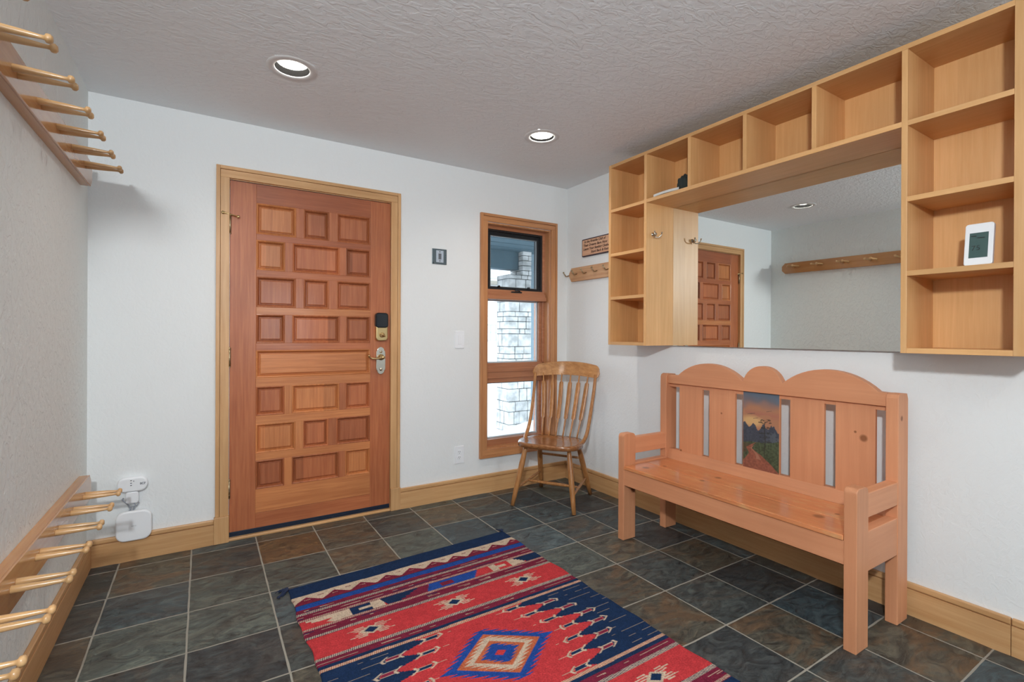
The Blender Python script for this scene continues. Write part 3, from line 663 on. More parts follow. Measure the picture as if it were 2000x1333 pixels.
# painted slat: finely divided face with a folk landscape as its paint
a, b_ = slats[2]; nu, nv = 90, 200
bm = BX((2.9855, a, .492), (3.002, b_, .906), .001); ps = obj('painted_slat', bm, MW['benchz'], ben, label='slat painted with a dusk landscape, tree and red path')
def vnoise(u, v, sc, seed):
    r = np.random.RandomState(seed).rand(64, 64); x = u*sc; y = v*sc; xi = np.floor(x).astype(int); yi = np.floor(y).astype(int); fx = x-xi; fy = y-yi
    fx = fx*fx*(3-2*fx); fy = fy*fy*(3-2*fy); g = lambda i, j: r[i % 64, j % 64]
    return (g(xi, yi)*(1-fx)+g(xi+1, yi)*fx)*(1-fy)+(g(xi, yi+1)*(1-fx)+g(xi+1, yi+1)*fx)*fy
U, V = np.meshgrid((np.arange(nu+1))/nu, (np.arange(nv+1))/nv, indexing='ij')   # U left->right in view, V bottom->top
def c3(*c): return np.array(c, float)
col = np.zeros(U.shape+(3,))
nz = vnoise(U*1.0+3, V*2, 5, 1); nf = vnoise(U, V*2, 28, 2); nm = vnoise(U*.5+1, V*3, 9, 5)
def mixc(base, c, m): m = np.clip(m, 0, 1)[..., None]; return base*(1-m)+c*m
sky_t = np.clip((V-.58)/.42, 0, 1)
col[:] = c3(.52, .22, .10); col = mixc(col, c3(.20, .17, .19), np.clip((sky_t-.45)/.3+(nz-.5)*.7, 0, 1)); col = mixc(col, c3(.13, .19, .26), np.clip((sky_t-.72)/.2+(nz-.5)*.5+(U-.5)*.7, 0, 1))
col = mixc(col, c3(.50, .16, .10), np.clip(1-abs(V-.72)/.06, 0, 1)*(nm > .45)*.8)
col = mixc(col, c3(.78, .46, .16), np.clip(1-np.hypot((U-.25)/.42, (V-.62)/.09), 0, 1)*1.8)
mt = .56+.03*np.sin(U*9)+.035*np.sin(U*23+1)+.02*(nf-.5)-.03*np.clip(1-abs(U-.24)/.12, 0, 1)+.03*np.clip(1-abs(U-.6)/.25, 0, 1)-.03*(U > .8)
col = np.where((V < mt)[..., None], c3(.055, .07, .10)*(.8+.5*nf[..., None]), col)
col = mixc(col, c3(.10, .13, .16), (V < mt-.06)*np.clip((U-.5)*3, 0, 1)*(nf > .35)*.8)
gr = .30+.05*nz+.08*U
col = np.where((V < gr)[..., None], c3(.065, .095, .045)*(.6+.9*nf[..., None]), col)
col = mixc(col, c3(.12, .05, .03), (V < .33)*(V > .2)*(U < .35)*(nm > .55)*.5)
# path: wide at the bottom, bends left, then a thin tail to the right
pc = np.interp(V, [0, .12, .2, .27, .31, .36], [.42, .40, .34, .17, .24, .38]); pw = np.interp(V, [0, .1, .16, .22, .28, .31, .36], [.62, .40, .26, .13, .075, .03, .0])
col = np.where((abs(U-pc) < pw)[..., None], c3(.33, .095, .05)*(.75+.5*nf[..., None]), col)
col = mixc(col, c3(.50, .22, .13), (abs(U-pc-.06) < pw*.22)*(V > .14)*.7)
trunk = (abs(U-.615-.01*np.sin(V*20)) < .012)*(V > .19)*(V < .64); col = mixc(col, c3(.03, .025, .02), trunk*.85)
for zc, w_ in ((.655, .16), (.625, .17), (.56, .13), (.49, .17), (.44, .14), (.38, .18)):
    for s in (-1, 1):
        d = np.hypot((U-.615-s*w_*.55)/(w_*.55), (V-zc-.006*s)/.012); col = mixc(col, c3(.03, .03, .022), (d < 1)*(nf > .42)*.75)
for bx_, bz_ in ((.2, .715), (.36, .665), (.73, .775), (.27, .72)):
    col = mixc(col, c3(.14, .08, .07), ((abs(V-bz_-.12*(U-bx_)) < .003)*(abs(U-bx_) < .07))*.9)
col = col*.80*.86 + col.mean(-1, keepdims=True)*.80*.14
yy = b_-.002-(b_-a-.004)*U; zz = .493+(.906-.494)*V
verts = np.stack([np.full(U.shape, 2.9850), yy, zz], -1).reshape(-1, 3)-np.array(ben['_o'])
idx = np.arange((nu+1)*(nv+1)).reshape(nu+1, nv+1)
faces = np.stack([idx[:-1, :-1], idx[1:, :-1], idx[1:, 1:], idx[:-1, 1:]], -1).reshape(-1, 4)
me = bpy.data.meshes.new('painting'); me.from_pydata(verts.tolist(), [], faces.tolist())
ca = me.color_attributes.new('paint', 'FLOAT_COLOR', 'POINT'); ca.data.foreach_set('color', np.concatenate([col.reshape(-1, 3), np.ones((col.shape[0]*col.shape[1], 1))], 1).astype(np.float32).ravel())
def paint_mat(name, layer, rough, weave=0):
    m, nt, b = mat(name); v = N(nt, 'ShaderNodeVertexColor'); v.layer_name = layer; b.inputs['Roughness'].default_value = rough
    if weave:
        tc = N(nt, 'ShaderNodeTexCoord'); n = N(nt, 'ShaderNodeTexNoise'); n.inputs['Scale'].default_value = 160; n.inputs['Detail'].default_value = 4; L(nt, tc.outputs['Object'], n.inputs['Vector'])
        mp = N(nt, 'ShaderNodeMapRange'); L(nt, n.outputs['Fac'], mp.inputs['Value']); mp.inputs['From Min'].default_value = .3; mp.inputs['From Max'].default_value = .7; mp.inputs['To Min'].default_value = .72; mp.inputs['To Max'].default_value = 1.25
        x = N(nt, 'ShaderNodeVectorMath', operation='SCALE'); L(nt, v.outputs['Color'], x.inputs[0]); L(nt, mp.outputs[0], x.inputs['Scale']); L(nt, x.outputs[0], b.inputs['Base Color'])
        bp = N(nt, 'ShaderNodeBump'); bp.inputs['Strength'].default_value = weave; bp.inputs['Distance'].default_value = .003; L(nt, n.outputs['Fac'], bp.inputs['Height']); L(nt, bp.outputs[0], b.inputs['Normal'])
        b.inputs['Specular IOR Level'].default_value = .1
    else: L(nt, v.outputs['Color'], b.inputs['Base Color'])
    return m
me.materials.append(paint_mat('landscape_paint', 'paint', .5))
po = bpy.data.objects.new('landscape_painting', me); C.objects.link(po); po.parent = ps

# ------------------------------------------------------------------ windsor chair in the corner
CC = Vector((2.675, -.415, 0)); cf = Vector((-.841, -.541, 0)).normalized(); cs_ = Vector((.541, -.841, 0)).normalized()
def K(s, f, z): return CC + cs_*s + cf*f + Vector((0, 0, z))
ch = thing('windsor_chair', 'oak spindle-back chair standing in the corner by the window', 'chair', (CC.x, CC.y, 0))
# saddle seat: grid disc with a rounded D outline and a dished top
def seat_r(t):
    c, s = math.cos(t), math.sin(t); e = 3.2
    a = .228 if s >= 0 else .215 ; bf = .185 if s >= 0 else .185
    return (abs(c/a)**e + abs(s/bf)**e)**(-1/e)
bm = bmesh.new(); nr, na = 10, 56; rings = []
def seat_pt(k, j, top):
    t = 2*math.pi*j/na; q = min(1, k/(nr-2)); R = seat_r(t)
    s, f = R*q*math.cos(t), R*q*math.sin(t)+.055
    s *= 1 - .10*max(0, -(f-.05))/.18
    r_ = q
    if top:
        z = .446 - .011*(1-r_**3) - (.008 if k >= nr-1 else 0)
        if k == nr-2: pass
        z += .004*math.exp(-(s/.05)**2)*max(0, f)/.2
    else: z = .415
    if k >= nr-1: s *= 1.02; f = (f-.055)*1.02+.055
    return K(s, f, z)
for top in (1, 0):
    c0 = bm.verts.new(K(0, .055, .435 if top else .408)); prev = None; rr_ = []
    for k in range(1, nr+0):
        ring = [bm.verts.new(seat_pt(k, j, top)) for j in range(na)]
        if prev is None:
            for j in range(na): bm.faces.new((c0, ring[j], ring[(j+1) % na]))
        else:
            for j in range(na): bm.faces.new((prev[j], prev[(j+1) % na], ring[(j+1) % na], ring[j]))
        prev = ring
    rings.append(prev)
for j in range(na): bm.faces.new((rings[0][j], rings[0][(j+1) % na], rings[1][(j+1) % na], rings[1][j]))
for f in bm.faces: f.smooth = True
so = obj('seat', bm, wood('oak_seat_wood', (.36, .155, .055), (.22, .08, .025), axis='y', rough=.22, dens=1.2, coat=.5, bump=.06), ch)
def cleg(top, foot):
    a, b_ = Vector(K(*top)), Vector(K(*foot)); P = [a.lerp(b_, t) for t in (0, .08, .3, .55, .8, 1)]
    bm = bmesh.new(); tube(bm, P, [.0135, .016, .0205, .0195, .0165, .0145], 16); return bm
legs = [((-.155, .165, .412), (-.224, .243, .002)), ((.165, .165, .412), (.225, .233, .002)), ((-.15, -.075, .412), (-.201, -.247, .002)), ((.155, -.07, .412), (.202, -.235, .002))]
for a, b_ in legs: obj('leg', cleg(a, b_), MW['oakz'], ch)
def lp(i, t): a, b_ = legs[i]; return K(*[a[k]+(b_[k]-a[k])*t for k in range(3)])
def stretch(p, q, r=.0105):
    P = [p.lerp(q, t) for t in (0, .12, .5, .88, 1)]; bm = bmesh.new(); tube(bm, P, [.0065, .009, r, .009, .0065], 12); obj('stretcher', bm, MW['oakx'], ch)
L_, R_ = (lp(0, .72), lp(2, .66)), (lp(1, .72), lp(3, .66))
stretch(*L_); stretch(*R_)
stretch(L_[0].lerp(L_[1], .45), R_[0].lerp(R_[1], .45), .0125)
stretch(lp(2, .28), lp(3, .28), .009)
# bent side posts
def crest_f(s): return -.262 + .055*(s/.27)**2
for sg in (-1, 1):
    P = [K(sg*.205, .075, .428), K(sg*.222, .02, .448), K(sg*.229, -.045, .495), K(sg*.231, -.095, .57), K(sg*.235, -.145, .68), K(sg*.240, -.190, .80), K(sg*.243, crest_f(.243)+.0, .905)]
    PP = []
    for i in range(len(P)-1):
        for t in (0, .5): 
            p0, p1, p2, p3 = P[max(i-1, 0)], P[i], P[i+1], P[min(i+2, len(P)-1)]
            PP.append(.5*((2*p1)+(p2-p0)*t+(2*p0-5*p1+4*p2-p3)*t*t+(3*p1-p0-3*p2+p3)*t**3))
    PP.append(P[-1]); n = len(PP)
    bm = bmesh.new(); tube(bm, PP, [(.0150-.0035*i/n, .0120-.003*i/n) for i in range(n)], 12, flat=cs_); obj('back_post', bm, MW['oakz'], ch)
# arrow spindles
for k in range(6):
    q = (k-2.5)/2.5; sb, st = q*.137, q*.182
    bt = K(sb, -.098, .440); tp = K(st, crest_f(st)+.002, .905)
    P = [bt.lerp(tp, t) for t in (0, .10, .27, .283, .295, .55, .80, .85, .868, 1)]
    bow = [0, .004, .012, .013, .013, .016, .010, .008, .006, 0]
    P = [p - cf*b2 for p, b2 in zip(P, bow)]
    rd = [(.0055, .0055), (.0065, .0065), (.0075, .007), (.0145, .0075), (.0160, .007), (.0170, .0065), (.0170, .0065), (.0155, .0065), (.0068, .0055), (.0052, .0052)]
    bm = bmesh.new(); tube(bm, P, rd, 12, flat=cs_); obj('spindle', bm, MW['oakz'], ch)
# crest rail: bent board with rounded ends
bm = bmesh.new(); n = 56; fr = []
for i in range(n+1):
    q = -1+2*i/n; s = .008+.270*q; top = .997-.030*q*q; bot = .893-.020*q*q
    e = max(0, abs(q)-.84)/.16; cut = (1-math.sqrt(max(0, 1-e*e)))
    mid = (top+bot)/2-.004; top = mid+(top-mid)*(1-cut*.97); bot = mid+(bot-mid)*(1-cut*.97)
    f0 = crest_f(s); lean_ = .035
    ring = []
    for (z, ff) in ((bot, f0-.000), (bot+.003, f0+.0095), (top-.004, f0+.0085-lean_*(top-bot)/.1), (top, f0-lean_*(top-bot)/.1), (top-.004, f0-.0085-lean_*(top-bot)/.1), (bot+.003, f0-.0095)):
        ring.append(bm.verts.new(K(s, ff, z)))
    fr.append(ring)
for a, b_ in zip(fr[:-1], fr[1:]):
    for j in range(6): f = bm.faces.new((a[j], a[(j+1) % 6], b_[(j+1) % 6], b_[j]))
bm.faces.new(fr[0]); bm.faces.new(fr[-1][::-1])
obj('crest_rail', bm, wood('oak_crest_wood', (.56, .28, .10), (.36, .15, .045), axis='y', rough=.38, dens=.7, coat=.35, bump=.08), ch)

# ------------------------------------------------------------------ peg racks on the left wall
PEGY = [-.31+.0-.2505*k for k in range(9)]
def peg_mesh():
    bm = bmesh.new()
    lathe(bm, [(0, 0), (.0105, 0), (.0112, .002), (.0105, .03), (.0085, .075), (.0060, .106), (.0054, .114), (.0062, .119), (.0112, .122), (.0122, .126), (.0116, .131), (.007, .1355), (0, .136)], (0, 0, 0), (1, 0, 0), 20)
    return bm
def rack(z0, z1, pz, name_label, slope, bs, rise):
    t = thing('peg_rack', name_label, 'coat rack', (0, -1.3, (z0+z1)/2))
    ya, yb = -2.60, -.150
    bm = bmesh.new(); c = .035; X = .040
    poly = [(ya, z0+c), (ya+c, z0), (yb-c, z0), (yb, z0+c), (yb, z1-c), (yb-c, z1), (ya+c, z1), (ya, z1-c)]
    prism(bm, poly, lambda u, v, d: Vector((d, u, v)), .0005, X-.008, 0); 
    c2 = .0012
    poly2 = [(y + (c2 if y < -1 else -c2), z + (c2 if z < (z0+z1)/2 else -c2)) for y, z in poly]
    prism(bm, poly2, lambda u, v, d: Vector((d, u, v)), X-.0085, X-.0065, 0)
    prism(bm, poly, lambda u, v, d: Vector((d, u, v)), X-.0068, X, .002)
    for v in bm.verts: v.co.z += bs*(v.co.y+.31)
    obj('board', bm, MW['racky'], t)
    m0 = None
    for y in PEGY:
        for s in (-1, 1):
            if m0 is None:
                o = obj('peg', peg_mesh(), MW['pegw'], t); m0 = o.data
            else:
                o = bpy.data.objects.new('peg', m0); C.objects.link(o); o.parent = t
            o.location = Vector((X-.001, y+s*.025, pz+slope*(y+.31)))-Vector(t['_o']); o.rotation_euler = (0, -rise, 0)
    # undo the origin shift baked by obj()
    for v in m0.vertices: v.co += Vector(t['_o'])
    return t
rack(1.912, 2.031, 1.981, 'high wooden rack of paired pegs near the ceiling on the left wall', .020, .006, 0)
rack(.396, .517, .449, 'low wooden rack of paired pegs near the floor on the left wall', -.021, -.008, math.radians(-1.5))

# ------------------------------------------------------------------ small peg strip and sign on the right wall
t = thing('hook_strip', 'short pine hook strip on the right wall below the sign', 'coat rack', (W, -.4, 1.7))
bm = bmesh.new(); poly = [(-.020+0, 1.69), (-.05, 1.645), (-.9, 1.645), (-.9, 1.757), (-.05, 1.757), (-.020, 1.712)]
poly = [(y-.035, z) for y, z in poly]; poly = [(max(y, YC[0]+.06) if y < -.7 else y, z) for y, z in poly]
prism(bm, poly, lambda u, v, d: Vector((d, u, v)), W-.0005, W-.020, .003)
obj('board', bm, MW['pine'], t)
for y in (-.055, -.16, -.275, -.40, -.53, -.66):
    bm = bmesh.new(); z = 1.706 if y < -.1 else 1.700
    tube(bm, [(W-.016, y, z), (W-.045, y, z-.010), (W-.052, y, z-.009), (W-.075, y, z+.018)], [.0045, .0045, .0045, .004], 10)
    lathe(bm, [(0, -.003), (.007, 0), (.008, .005), (0, .010)], (W-.075, y, z+.018), (-.6, 0, 1), 12)
    obj('hook', bm, M_bronze, t)
sg = thing('wooden_sign', 'small lettered wooden sign with a dark rim on the right wall', 'sign', (W, -.4, 1.91))
fyz = lambda u, v, d: Vector((d, u, v))
y0s, y1s, z0s, z1s = -.62, -.213, 1.832, 1.974
bm = bmesh.new(); prism(bm, rrect(y0s, y1s, z0s, z1s, .010), fyz, W-.0005, W-.014, .002); obj('rim', bm, plain('dark_sign_rim', (.05, .03, .04), .5), sg)
bm = bmesh.new(); prism(bm, rrect(y0s+.009, y1s-.008, z0s+.009, z1s-.009, .006), fyz, W-.012, W-.0155, .0008); obj('face', bm, wood('sign_wood', (.68, .40, .25), (.56, .29, .17), axis='y', rough=.5, dens=.5), sg)
M_ink = plain('dark_ink', (.07, .025, .015), .6)
for i, (ln, ind) in enumerate((('In the Fireside Chill of', .012), ('Their Dreams Bare Now', 0), ('Leave Your Seeking Clothes', 0), ('Stand Back & Rest', .09))):
    text('lettering', ln, .027, Vector((W-.0160, y1s-.020-ind, z1s-.034-i*.0285)), (0, -1, 0), (0, 0, 1), M_ink, sg, .0003, shear=.25, bold=.0006)

# ------------------------------------------------------------------ small fittings on the back wall
t = thing('doorbell_plate', 'small pewter-framed doorbell plate on the wall between door and window', 'wall plate', (1.942, 0, 1.765))
bm = bmesh.new(); prism(bm, [(1.886, 1.709), (1.998, 1.709), (1.998, 1.820), (1.886, 1.820)], fxz, 0, -.006, .002)
for k in range(7):
    for x, z in ((1.893+k*.0165, 1.7155), (1.893+k*.0165, 1.8135), (1.893, 1.7155+k*.0163), (1.991, 1.7155+k*.0163)):
        lathe(bm, [(0, .003), (.004, .002), (.0055, 0)], (x, -.006, z), (0, -1, 0), 8)
obj('frame', bm, plain('dark_pewter', (.13, .17, .19), .45, .7), t, label='dark pewter frame')
bm = bmesh.new(); prism(bm, [(1.915, 1.722), (1.972, 1.722), (1.972, 1.808), (1.915, 1.808)], fxz, -.004, -.0085, .0015); fc_ = obj('insert', bm, plain('pale_blue_insert', (.45, .52, .60), .4), t)
bm = bmesh.new()
for z in (1.7985, 1.733): lathe(bm, [(0, .002), (.0045, .0015), (.005, 0)], (1.943, -.0085, z), (0, -1, 0), 12)
prism(bm, [(1.932, 1.744), (1.954, 1.744), (1.954, 1.786), (1.932, 1.786)], fxz, -.008, -.0105, .001); obj('button', bm, M_greyp, t)
# light switch: decora rocker
t = thing('light_switch', 'white rocker light switch on the wall left of the window', 'light switch', (2.105, 0, 1.165))
bm = bmesh.new(); prism(bm, rrect(2.066, 2.144, 1.102, 1.229, .005), fxz, 0, -.006, .002); obj('plate', bm, M_whitep, t)
bm = bmesh.new(); prism(bm, [(2.089, 1.132), (2.121, 1.132), (2.121, 1.199), (2.089, 1.199)], fxz, -.005, -.0085, .001); obj('rocker', bm, M_whitep, t)
t = thing('wall_outlet', 'white duplex outlet low on the wall left of the window', 'outlet', (2.107, 0, .313))
bm = bmesh.new(); prism(bm, rrect(2.068, 2.146, .250, .378, .005), fxz, 0, -.006, .002); pl_ = obj('plate', bm, M_whitep, t)
for zc in (.334, .294):
    bm = bmesh.new(); prism(bm, rrect(2.090, 2.124, zc-.015, zc+.015, .010), fxz, -.005, -.0075, .0008); rc_ = obj('receptacle', bm, M_whitep, t)
    bm = bmesh.new()
    for x in (2.1005, 2.1115): box(bm, (x-.0013, -.0079, zc-.001), (x+.0013, -.007, zc+.008))
    lathe(bm, [(0, .0004), (.0025, .0004), (.0025, 0)], (2.106, -.0075, zc-.008), (0, -1, 0), 10)
    obj('slot', bm, M_greyp, rc_)
# plug-in adapter
t = thing('plug_adapter', 'white oval plug-in adapter on the wall behind the low pegs', 'plug adapter', (.19, 0, .405))
bm = bmesh.new(); prism(bm, rrect(.125, .253, .367, .443, .034, 8), fxz, 0, -.034, .008, 3); obj('body', bm, M_whitep, t)
bm = bmesh.new()
for z in (.425, .412, .400): box(bm, (.180, -.0348, z), (.187, -.0335, z+.004))
box(bm, (.193, -.0348, .420), (.196, -.0335, .426))
obj('slot', bm, M_greyp, t)
text('print', 'SC7', .014, Vector((.221, -.0345, .402)), (1, 0, 0), (0, 0, 1), M_greyp, t, .0002, bold=.0006)
bm = bmesh.new(); prism(bm, rrect(.160, .215, .305, .366, .012), fxz, -.002, -.030, .005); obj('plug', bm, M_whitep, t)
# cable between the plug and the router
M_cable = plain('grey_cable', (.30, .33, .38), .4)
bm = bmesh.new()
tube(bm, [(.150, -.016, .335), (.146, -.022, .328), (.156, -.026, .318), (.170, -.024, .300), (.178, -.022, .280), (.182, -.022, .262)], .0035, 8)
tube(bm, [(.196, -.024, .306), (.200, -.026, .292), (.194, -.024, .276), (.190, -.022, .262)], .0030, 8)
tube(bm, [(.208, -.024, .318), (.216, -.026, .304), (.206, -.026, .290), (.186, -.026, .288), (.176, -.024, .270), (.174, -.022, .262)], .0030, 8)
o = obj('power_cable', bm, M_cable, smooth=True); o['label'] = 'thin grey cable looped between the adapter and the router'; o['category'] = 'cable'
t = thing('wifi_router', 'white rounded-square router hanging just above the baseboard', 'router', (.197, 0, .19))
bm = bmesh.new(); prism(bm, rrect(.120, .272, .112, .268, .040, 8), fxz, -.0205, -.046, .008, 3); obj('body', bm, M_whitep, t)
text('print', 'eero', .011, Vector((.186, -.0462, .188)), (1, 0, 0), (0, 0, 1), plain('light_grey_print', (.42, .44, .46), .5), t, .0002)

# ------------------------------------------------------------------ rug
RO = np.array([.838, -.782]); ru_ = np.array([.99862, .0524]); ru_ /= np.linalg.norm(ru_)
RW, RL, VC = 1.212, 1.846, .923
nu, nv = 500, 720
us = np.linspace(0, RW, nu+1); vs = np.linspace(0, RL, nv+1); U, V = np.meshgrid(us, vs, indexing='ij')
NAVY, BLUE, RED, MAR, CRM, ORG = [np.array(c) for c in ((.010, .026, .072), (.015, .058, .26), (.46, .040, .045), (.16, .016, .038), (.50, .39, .29), (.44, .11, .05))]
vm = np.where(V > VC, 2*VC-V, V)           # mirrored lengthwise about the centre
col = np.empty(U.shape+(3,)); col[:] = RED
def put(mask, c): col[mask] = c
rs = np.random.RandomState(5); wob = .0035*vnoise(U*1.0, V*0+2, 9, 8)
v_ = vm + wob - .002
put(v_ < .100, NAVY)
b1 = (v_ >= .100) & (v_ < .168); put(b1, CRM)
saw = np.abs(((U+.003) % .125)/.125-.5)*2        # 0 at peak, 1 at valley
put(b1 & (v_ > .122+.048*saw), MAR); put((v_ >= .166) & (v_ < .181), MAR)
put(b1 & (np.abs(v_-.147-.0*saw) < .0018) & (saw < .22) & (((U*400) % 3) > .8), CRM)
put(b1 & (np.abs(v_-.128) < .0022) & (saw > .78), MAR)
put((v_ >= .181) & (v_ < .221), BLUE); put((v_ >= .181) & (v_ < .186), NAVY*1.6)
put((v_ >= .221) & (v_ < .325), MAR); put((v_ >= .378) & (v_ < .458), MAR)
def ticks(v0, v1, c1, c2, per=.0078):
    m_ = (v_ >= v0) & (v_ < v1); t = ((U+.35*(v_-v0)) % per) < per*.55
    put(m_ & t, c1); put(m_ & ~t, c2)
ticks(.250, .266, CRM, NAVY); ticks(.303, .317, CRM*.95, MAR); ticks(.380, .394, CRM*.95, MAR*1.2); ticks(.438, .455, CRM, NAVY)
for vv in (.236, .284, .412, .420): put((np.abs(v_-vv) < .0016) & (vnoise(U*1.0, V*0, 26, int(vv*1000)) > .62), CRM*.85)
for vv in (.242, .292, .405): put((np.abs(v_-vv) < .0022) & (vnoise(U*1.0, V*0, 20, int(vv*991)) > .55), NAVY)
# stepped key band
kb = (v_ >= .319) & (v_ < .379); kv = (v_-.319)/.060
um = U
put(kb, RED)
put(kb & (um > .02+.10*kv) & (um < .24), CRM); put(kb & (um > .02+.10*np.floor(kv*5)/5) & (um < .08+.06*np.floor(kv*5)/5) & (kv < .4), CRM)
put(kb & (um < .07+.10*(1-kv)) & (kv > .45), RED)
put(kb & (um > .20) & (um < .29), NAVY); put(kb & (um > .235) & (um < .30) & (np.abs(kv-.5) < .16), CRM)
put(kb & (um >= .29) & (um < .345), CRM)
put(kb & (um >= .335+.02*kv) & (um < .42+.12*np.floor((1-kv)*5)/5), NAVY); put(kb & (um >= .42+.12*np.floor((1-kv)*5)/5) & (um < .57), MAR)
put(kb & (um >= .55+.03*np.floor((1-kv)*4)/4) & (um < .74-.03*np.floor((1-kv)*4)/4), BLUE); put(kb & (um > .625) & (um < .69) & (np.abs(kv-.55) < .25), MAR)
put(kb & (um >= .69) & (um < .80+.05*np.floor((1-kv)*4)/4), BLUE)
put(kb & (um >= .80+.05*np.floor((1-kv)*4)/4) & (um < .915), RED)
put(kb & (um >= .905) & (um < .945), CRM); put(kb & (um >= .945) & (um < 1.02) & ((kv < .3) | (kv > .72)), RED); put(kb & (um >= .925) & (um < .995) & (np.abs(kv-.5) < .18), CRM)
put(kb & (um >= 1.02) & (um < 1.10-.06*np.floor(kv*5)/5+.05), CRM); put(kb & (um >= 1.09-.06*np.floor((1-kv)*5)/5+.02), NAVY)
# red field with small stars
put((v_ >= .456) & (v_ < .595), RED)
for uc in (.235, .610, .985):
    du, dv = np.abs(U-uc), np.abs(v_-.518)
    st = (du/.052+dv/.030 < 1); 
    for (dv0, ln) in ((.000, .052), (.011, .070), (.021, .090), (.031, .062)):
        st |= (np.abs(dv-dv0-.05*(du-.03)*(du > .03)) < .0036*(1-np.clip((du-.02)/ln, 0, 1)*.6)) & (du < ln) & (du > (.0 if dv0 < .02 else .018+.5*(dv0-.02)))
    put(st, CRM); put((du/.030+dv/.021 < 1), NAVY)
put((v_ >= .595) & (v_ < .612), RED); ticks(.594, .611, CRM, NAVY); put((v_ >= .611) & (v_ < .645), MAR); put((v_ >= .645) & (v_ < .664), NAVY); ticks(.662, .679, CRM, ORG*.9)
put((np.abs(v_-.630) < .0016) & (vnoise(U*1.0, V*0, 24, 77) > .55), CRM*.8)
# centre field: red with navy interlocking arrows from both sides
cfm = vm >= .679
put(cfm, RED)
ur = np.abs(U-RW/2)+RW/2            # both halves as the right half
dvc = np.abs(V-VC)
ntip = .905-.6*dvc                 # where navy fingers end
rtip = 1.105-.02-.62*np.maximum(dvc-.037, 0)
ph = ((V-VC)+.0373) % .0746-.0373; a_ = np.abs(ph); b2 = .0373-a_
s_ = (ur-ntip)/(rtip-ntip)
h = np.interp(s_, [0, .34, .66, 1.0, 1.01], [.0085, .0085, .0288, .0288, .0373]); h = np.where((s_ > .34) & (s_ < .66), np.round(h/.004)*.004, h)
navy = cfm & (s_ > 0) & (a_ < h); put(navy, NAVY)
put(cfm & (s_ > 1), NAVY)
put(cfm & (s_ > .66) & (s_ <= .98) & (a_ >= h), MAR*1.25)
put(cfm & (s_ > .0) & (s_ < .36) & (np.abs(a_-.0085) < .0015), CRM); put(cfm & (s_ > .68) & (s_ < 1) & (np.abs(b2-.0085) < .0015), CRM)
for s0, q in ((.0, a_), (.36, a_), ): put(cfm & (np.abs(s_-s0-q*6.0+.10) < .028) & (q < .017), CRM)
for s0, q in ((1.0, b2), (.64, b2)): put(cfm & (np.abs(s_-s0+q*6.0-.10) < .028) & (q < .017), CRM)
put(cfm & (s_ > -.30) & (s_ < 0) & (a_ < .0012) & (vnoise(U, V*0, 40, 3) > .3), CRM*.9)
put(cfm & (s_ > 1.0) & ((b2 < .0012) | (a_ < .0010)) & (vnoise(U*1.0, V*40, 30, 4) > .55), CRM*.55)
# nested toothed diamonds
uc, vc = .597, .922; du, dv = np.abs(U-uc), np.abs(V-vc)
p = .0215; fr_ = (dv % p)/p; t1 = .040*(1-fr_)
put(cfm & (du-t1 < .212*(1-dv/.158)) & (dv < .158), BLUE)
put(cfm & (du/.183+dv/.132 < 1), ORG)
p = .018; t2 = .034*(1-((dv+.004) % p)/p); put(cfm & (du-t2 < .128*(1-dv/.104)) & (dv < .108), CRM)
put(cfm & (du/.112+dv/.083 < 1), ORG)
p = .016; t3 = .024*(1-((dv+.002) % p)/p); put(cfm & (du-t3 < .066*(1-dv/.058)) & (dv < .058), BLUE)
put(cfm & (du/.026+dv/.018 < 1), RED)
col *= (.88+.24*vnoise(U, V, 60, 9)[..., None]); col *= (.93+.14*rs.rand(*U.shape)[..., None])
edge = .004*np.sin(V*14)+.003*np.sin(V*37+1)
Ue = np.where(U < .02, U+edge*(1-U/.02), U); Ue = np.where(U > RW-.02, U+edge*((U-RW+.02)/.02), Ue)
px_ = RO[0]+ru_[0]*Ue+ru_[1]*V*0; 
wx, wy = .022, -1.0   # lengthwise direction, slightly off square
px_ = RO[0]+ru_[0]*Ue+wx*V; py_ = RO[1]+ru_[1]*Ue*np.clip(1-V/.9, .25, 1)+wy*V
zz = .0058+.0016*vnoise(U, V, 5, 12)+.0009*np.sin(V*1400)*0
rim = (U < .002) | (U > RW-.002) | (V < .0015) | (V > RL-.0015); zz = np.where(rim, .0012, zz)
verts = np.stack([px_, py_, zz], -1).reshape(-1, 3); idx = np.arange((nu+1)*(nv+1)).reshape(nu+1, nv+1)
faces = np.stack([idx[:-1, :-1], idx[:-1, 1:], idx[1:, 1:], idx[1:, :-1]], -1).reshape(-1, 4)
me = bpy.data.meshes.new('woven_rug'); me.vertices.add(len(verts)); me.vertices.foreach_set('co', verts.astype(np.float32).ravel())
me.loops.add(faces.size); me.loops.foreach_set('vertex_index', faces.astype(np.int32).ravel()); me.polygons.add(len(faces))
me.polygons.foreach_set('loop_start', np.arange(0, faces.size, 4, dtype=np.int32)); me.update(calc_edges=True)
ca = me.color_attributes.new('weave', 'FLOAT_COLOR', 'POINT'); ca.data.foreach_set('color', np.concatenate([col.reshape(-1, 3), np.ones((len(verts), 1))], 1).astype(np.float32).ravel())
me.materials.append(paint_mat('wool_weave', 'weave', .95, weave=.5)); me.polygons.foreach_set('use_smooth', np.ones(len(faces), bool))
rug = thing('woven_rug', 'red and navy southwestern-pattern woven rug with a stepped diamond', 'rug', (1.45, -1.7, 0))
ro = bpy.data.objects.new('pile', me); C.objects.link(ro); ro.parent = rug; ro.location = (-1.45, 1.7, 0)
M_tas = plain('navy_yarn', (.012, .022, .06), .95)
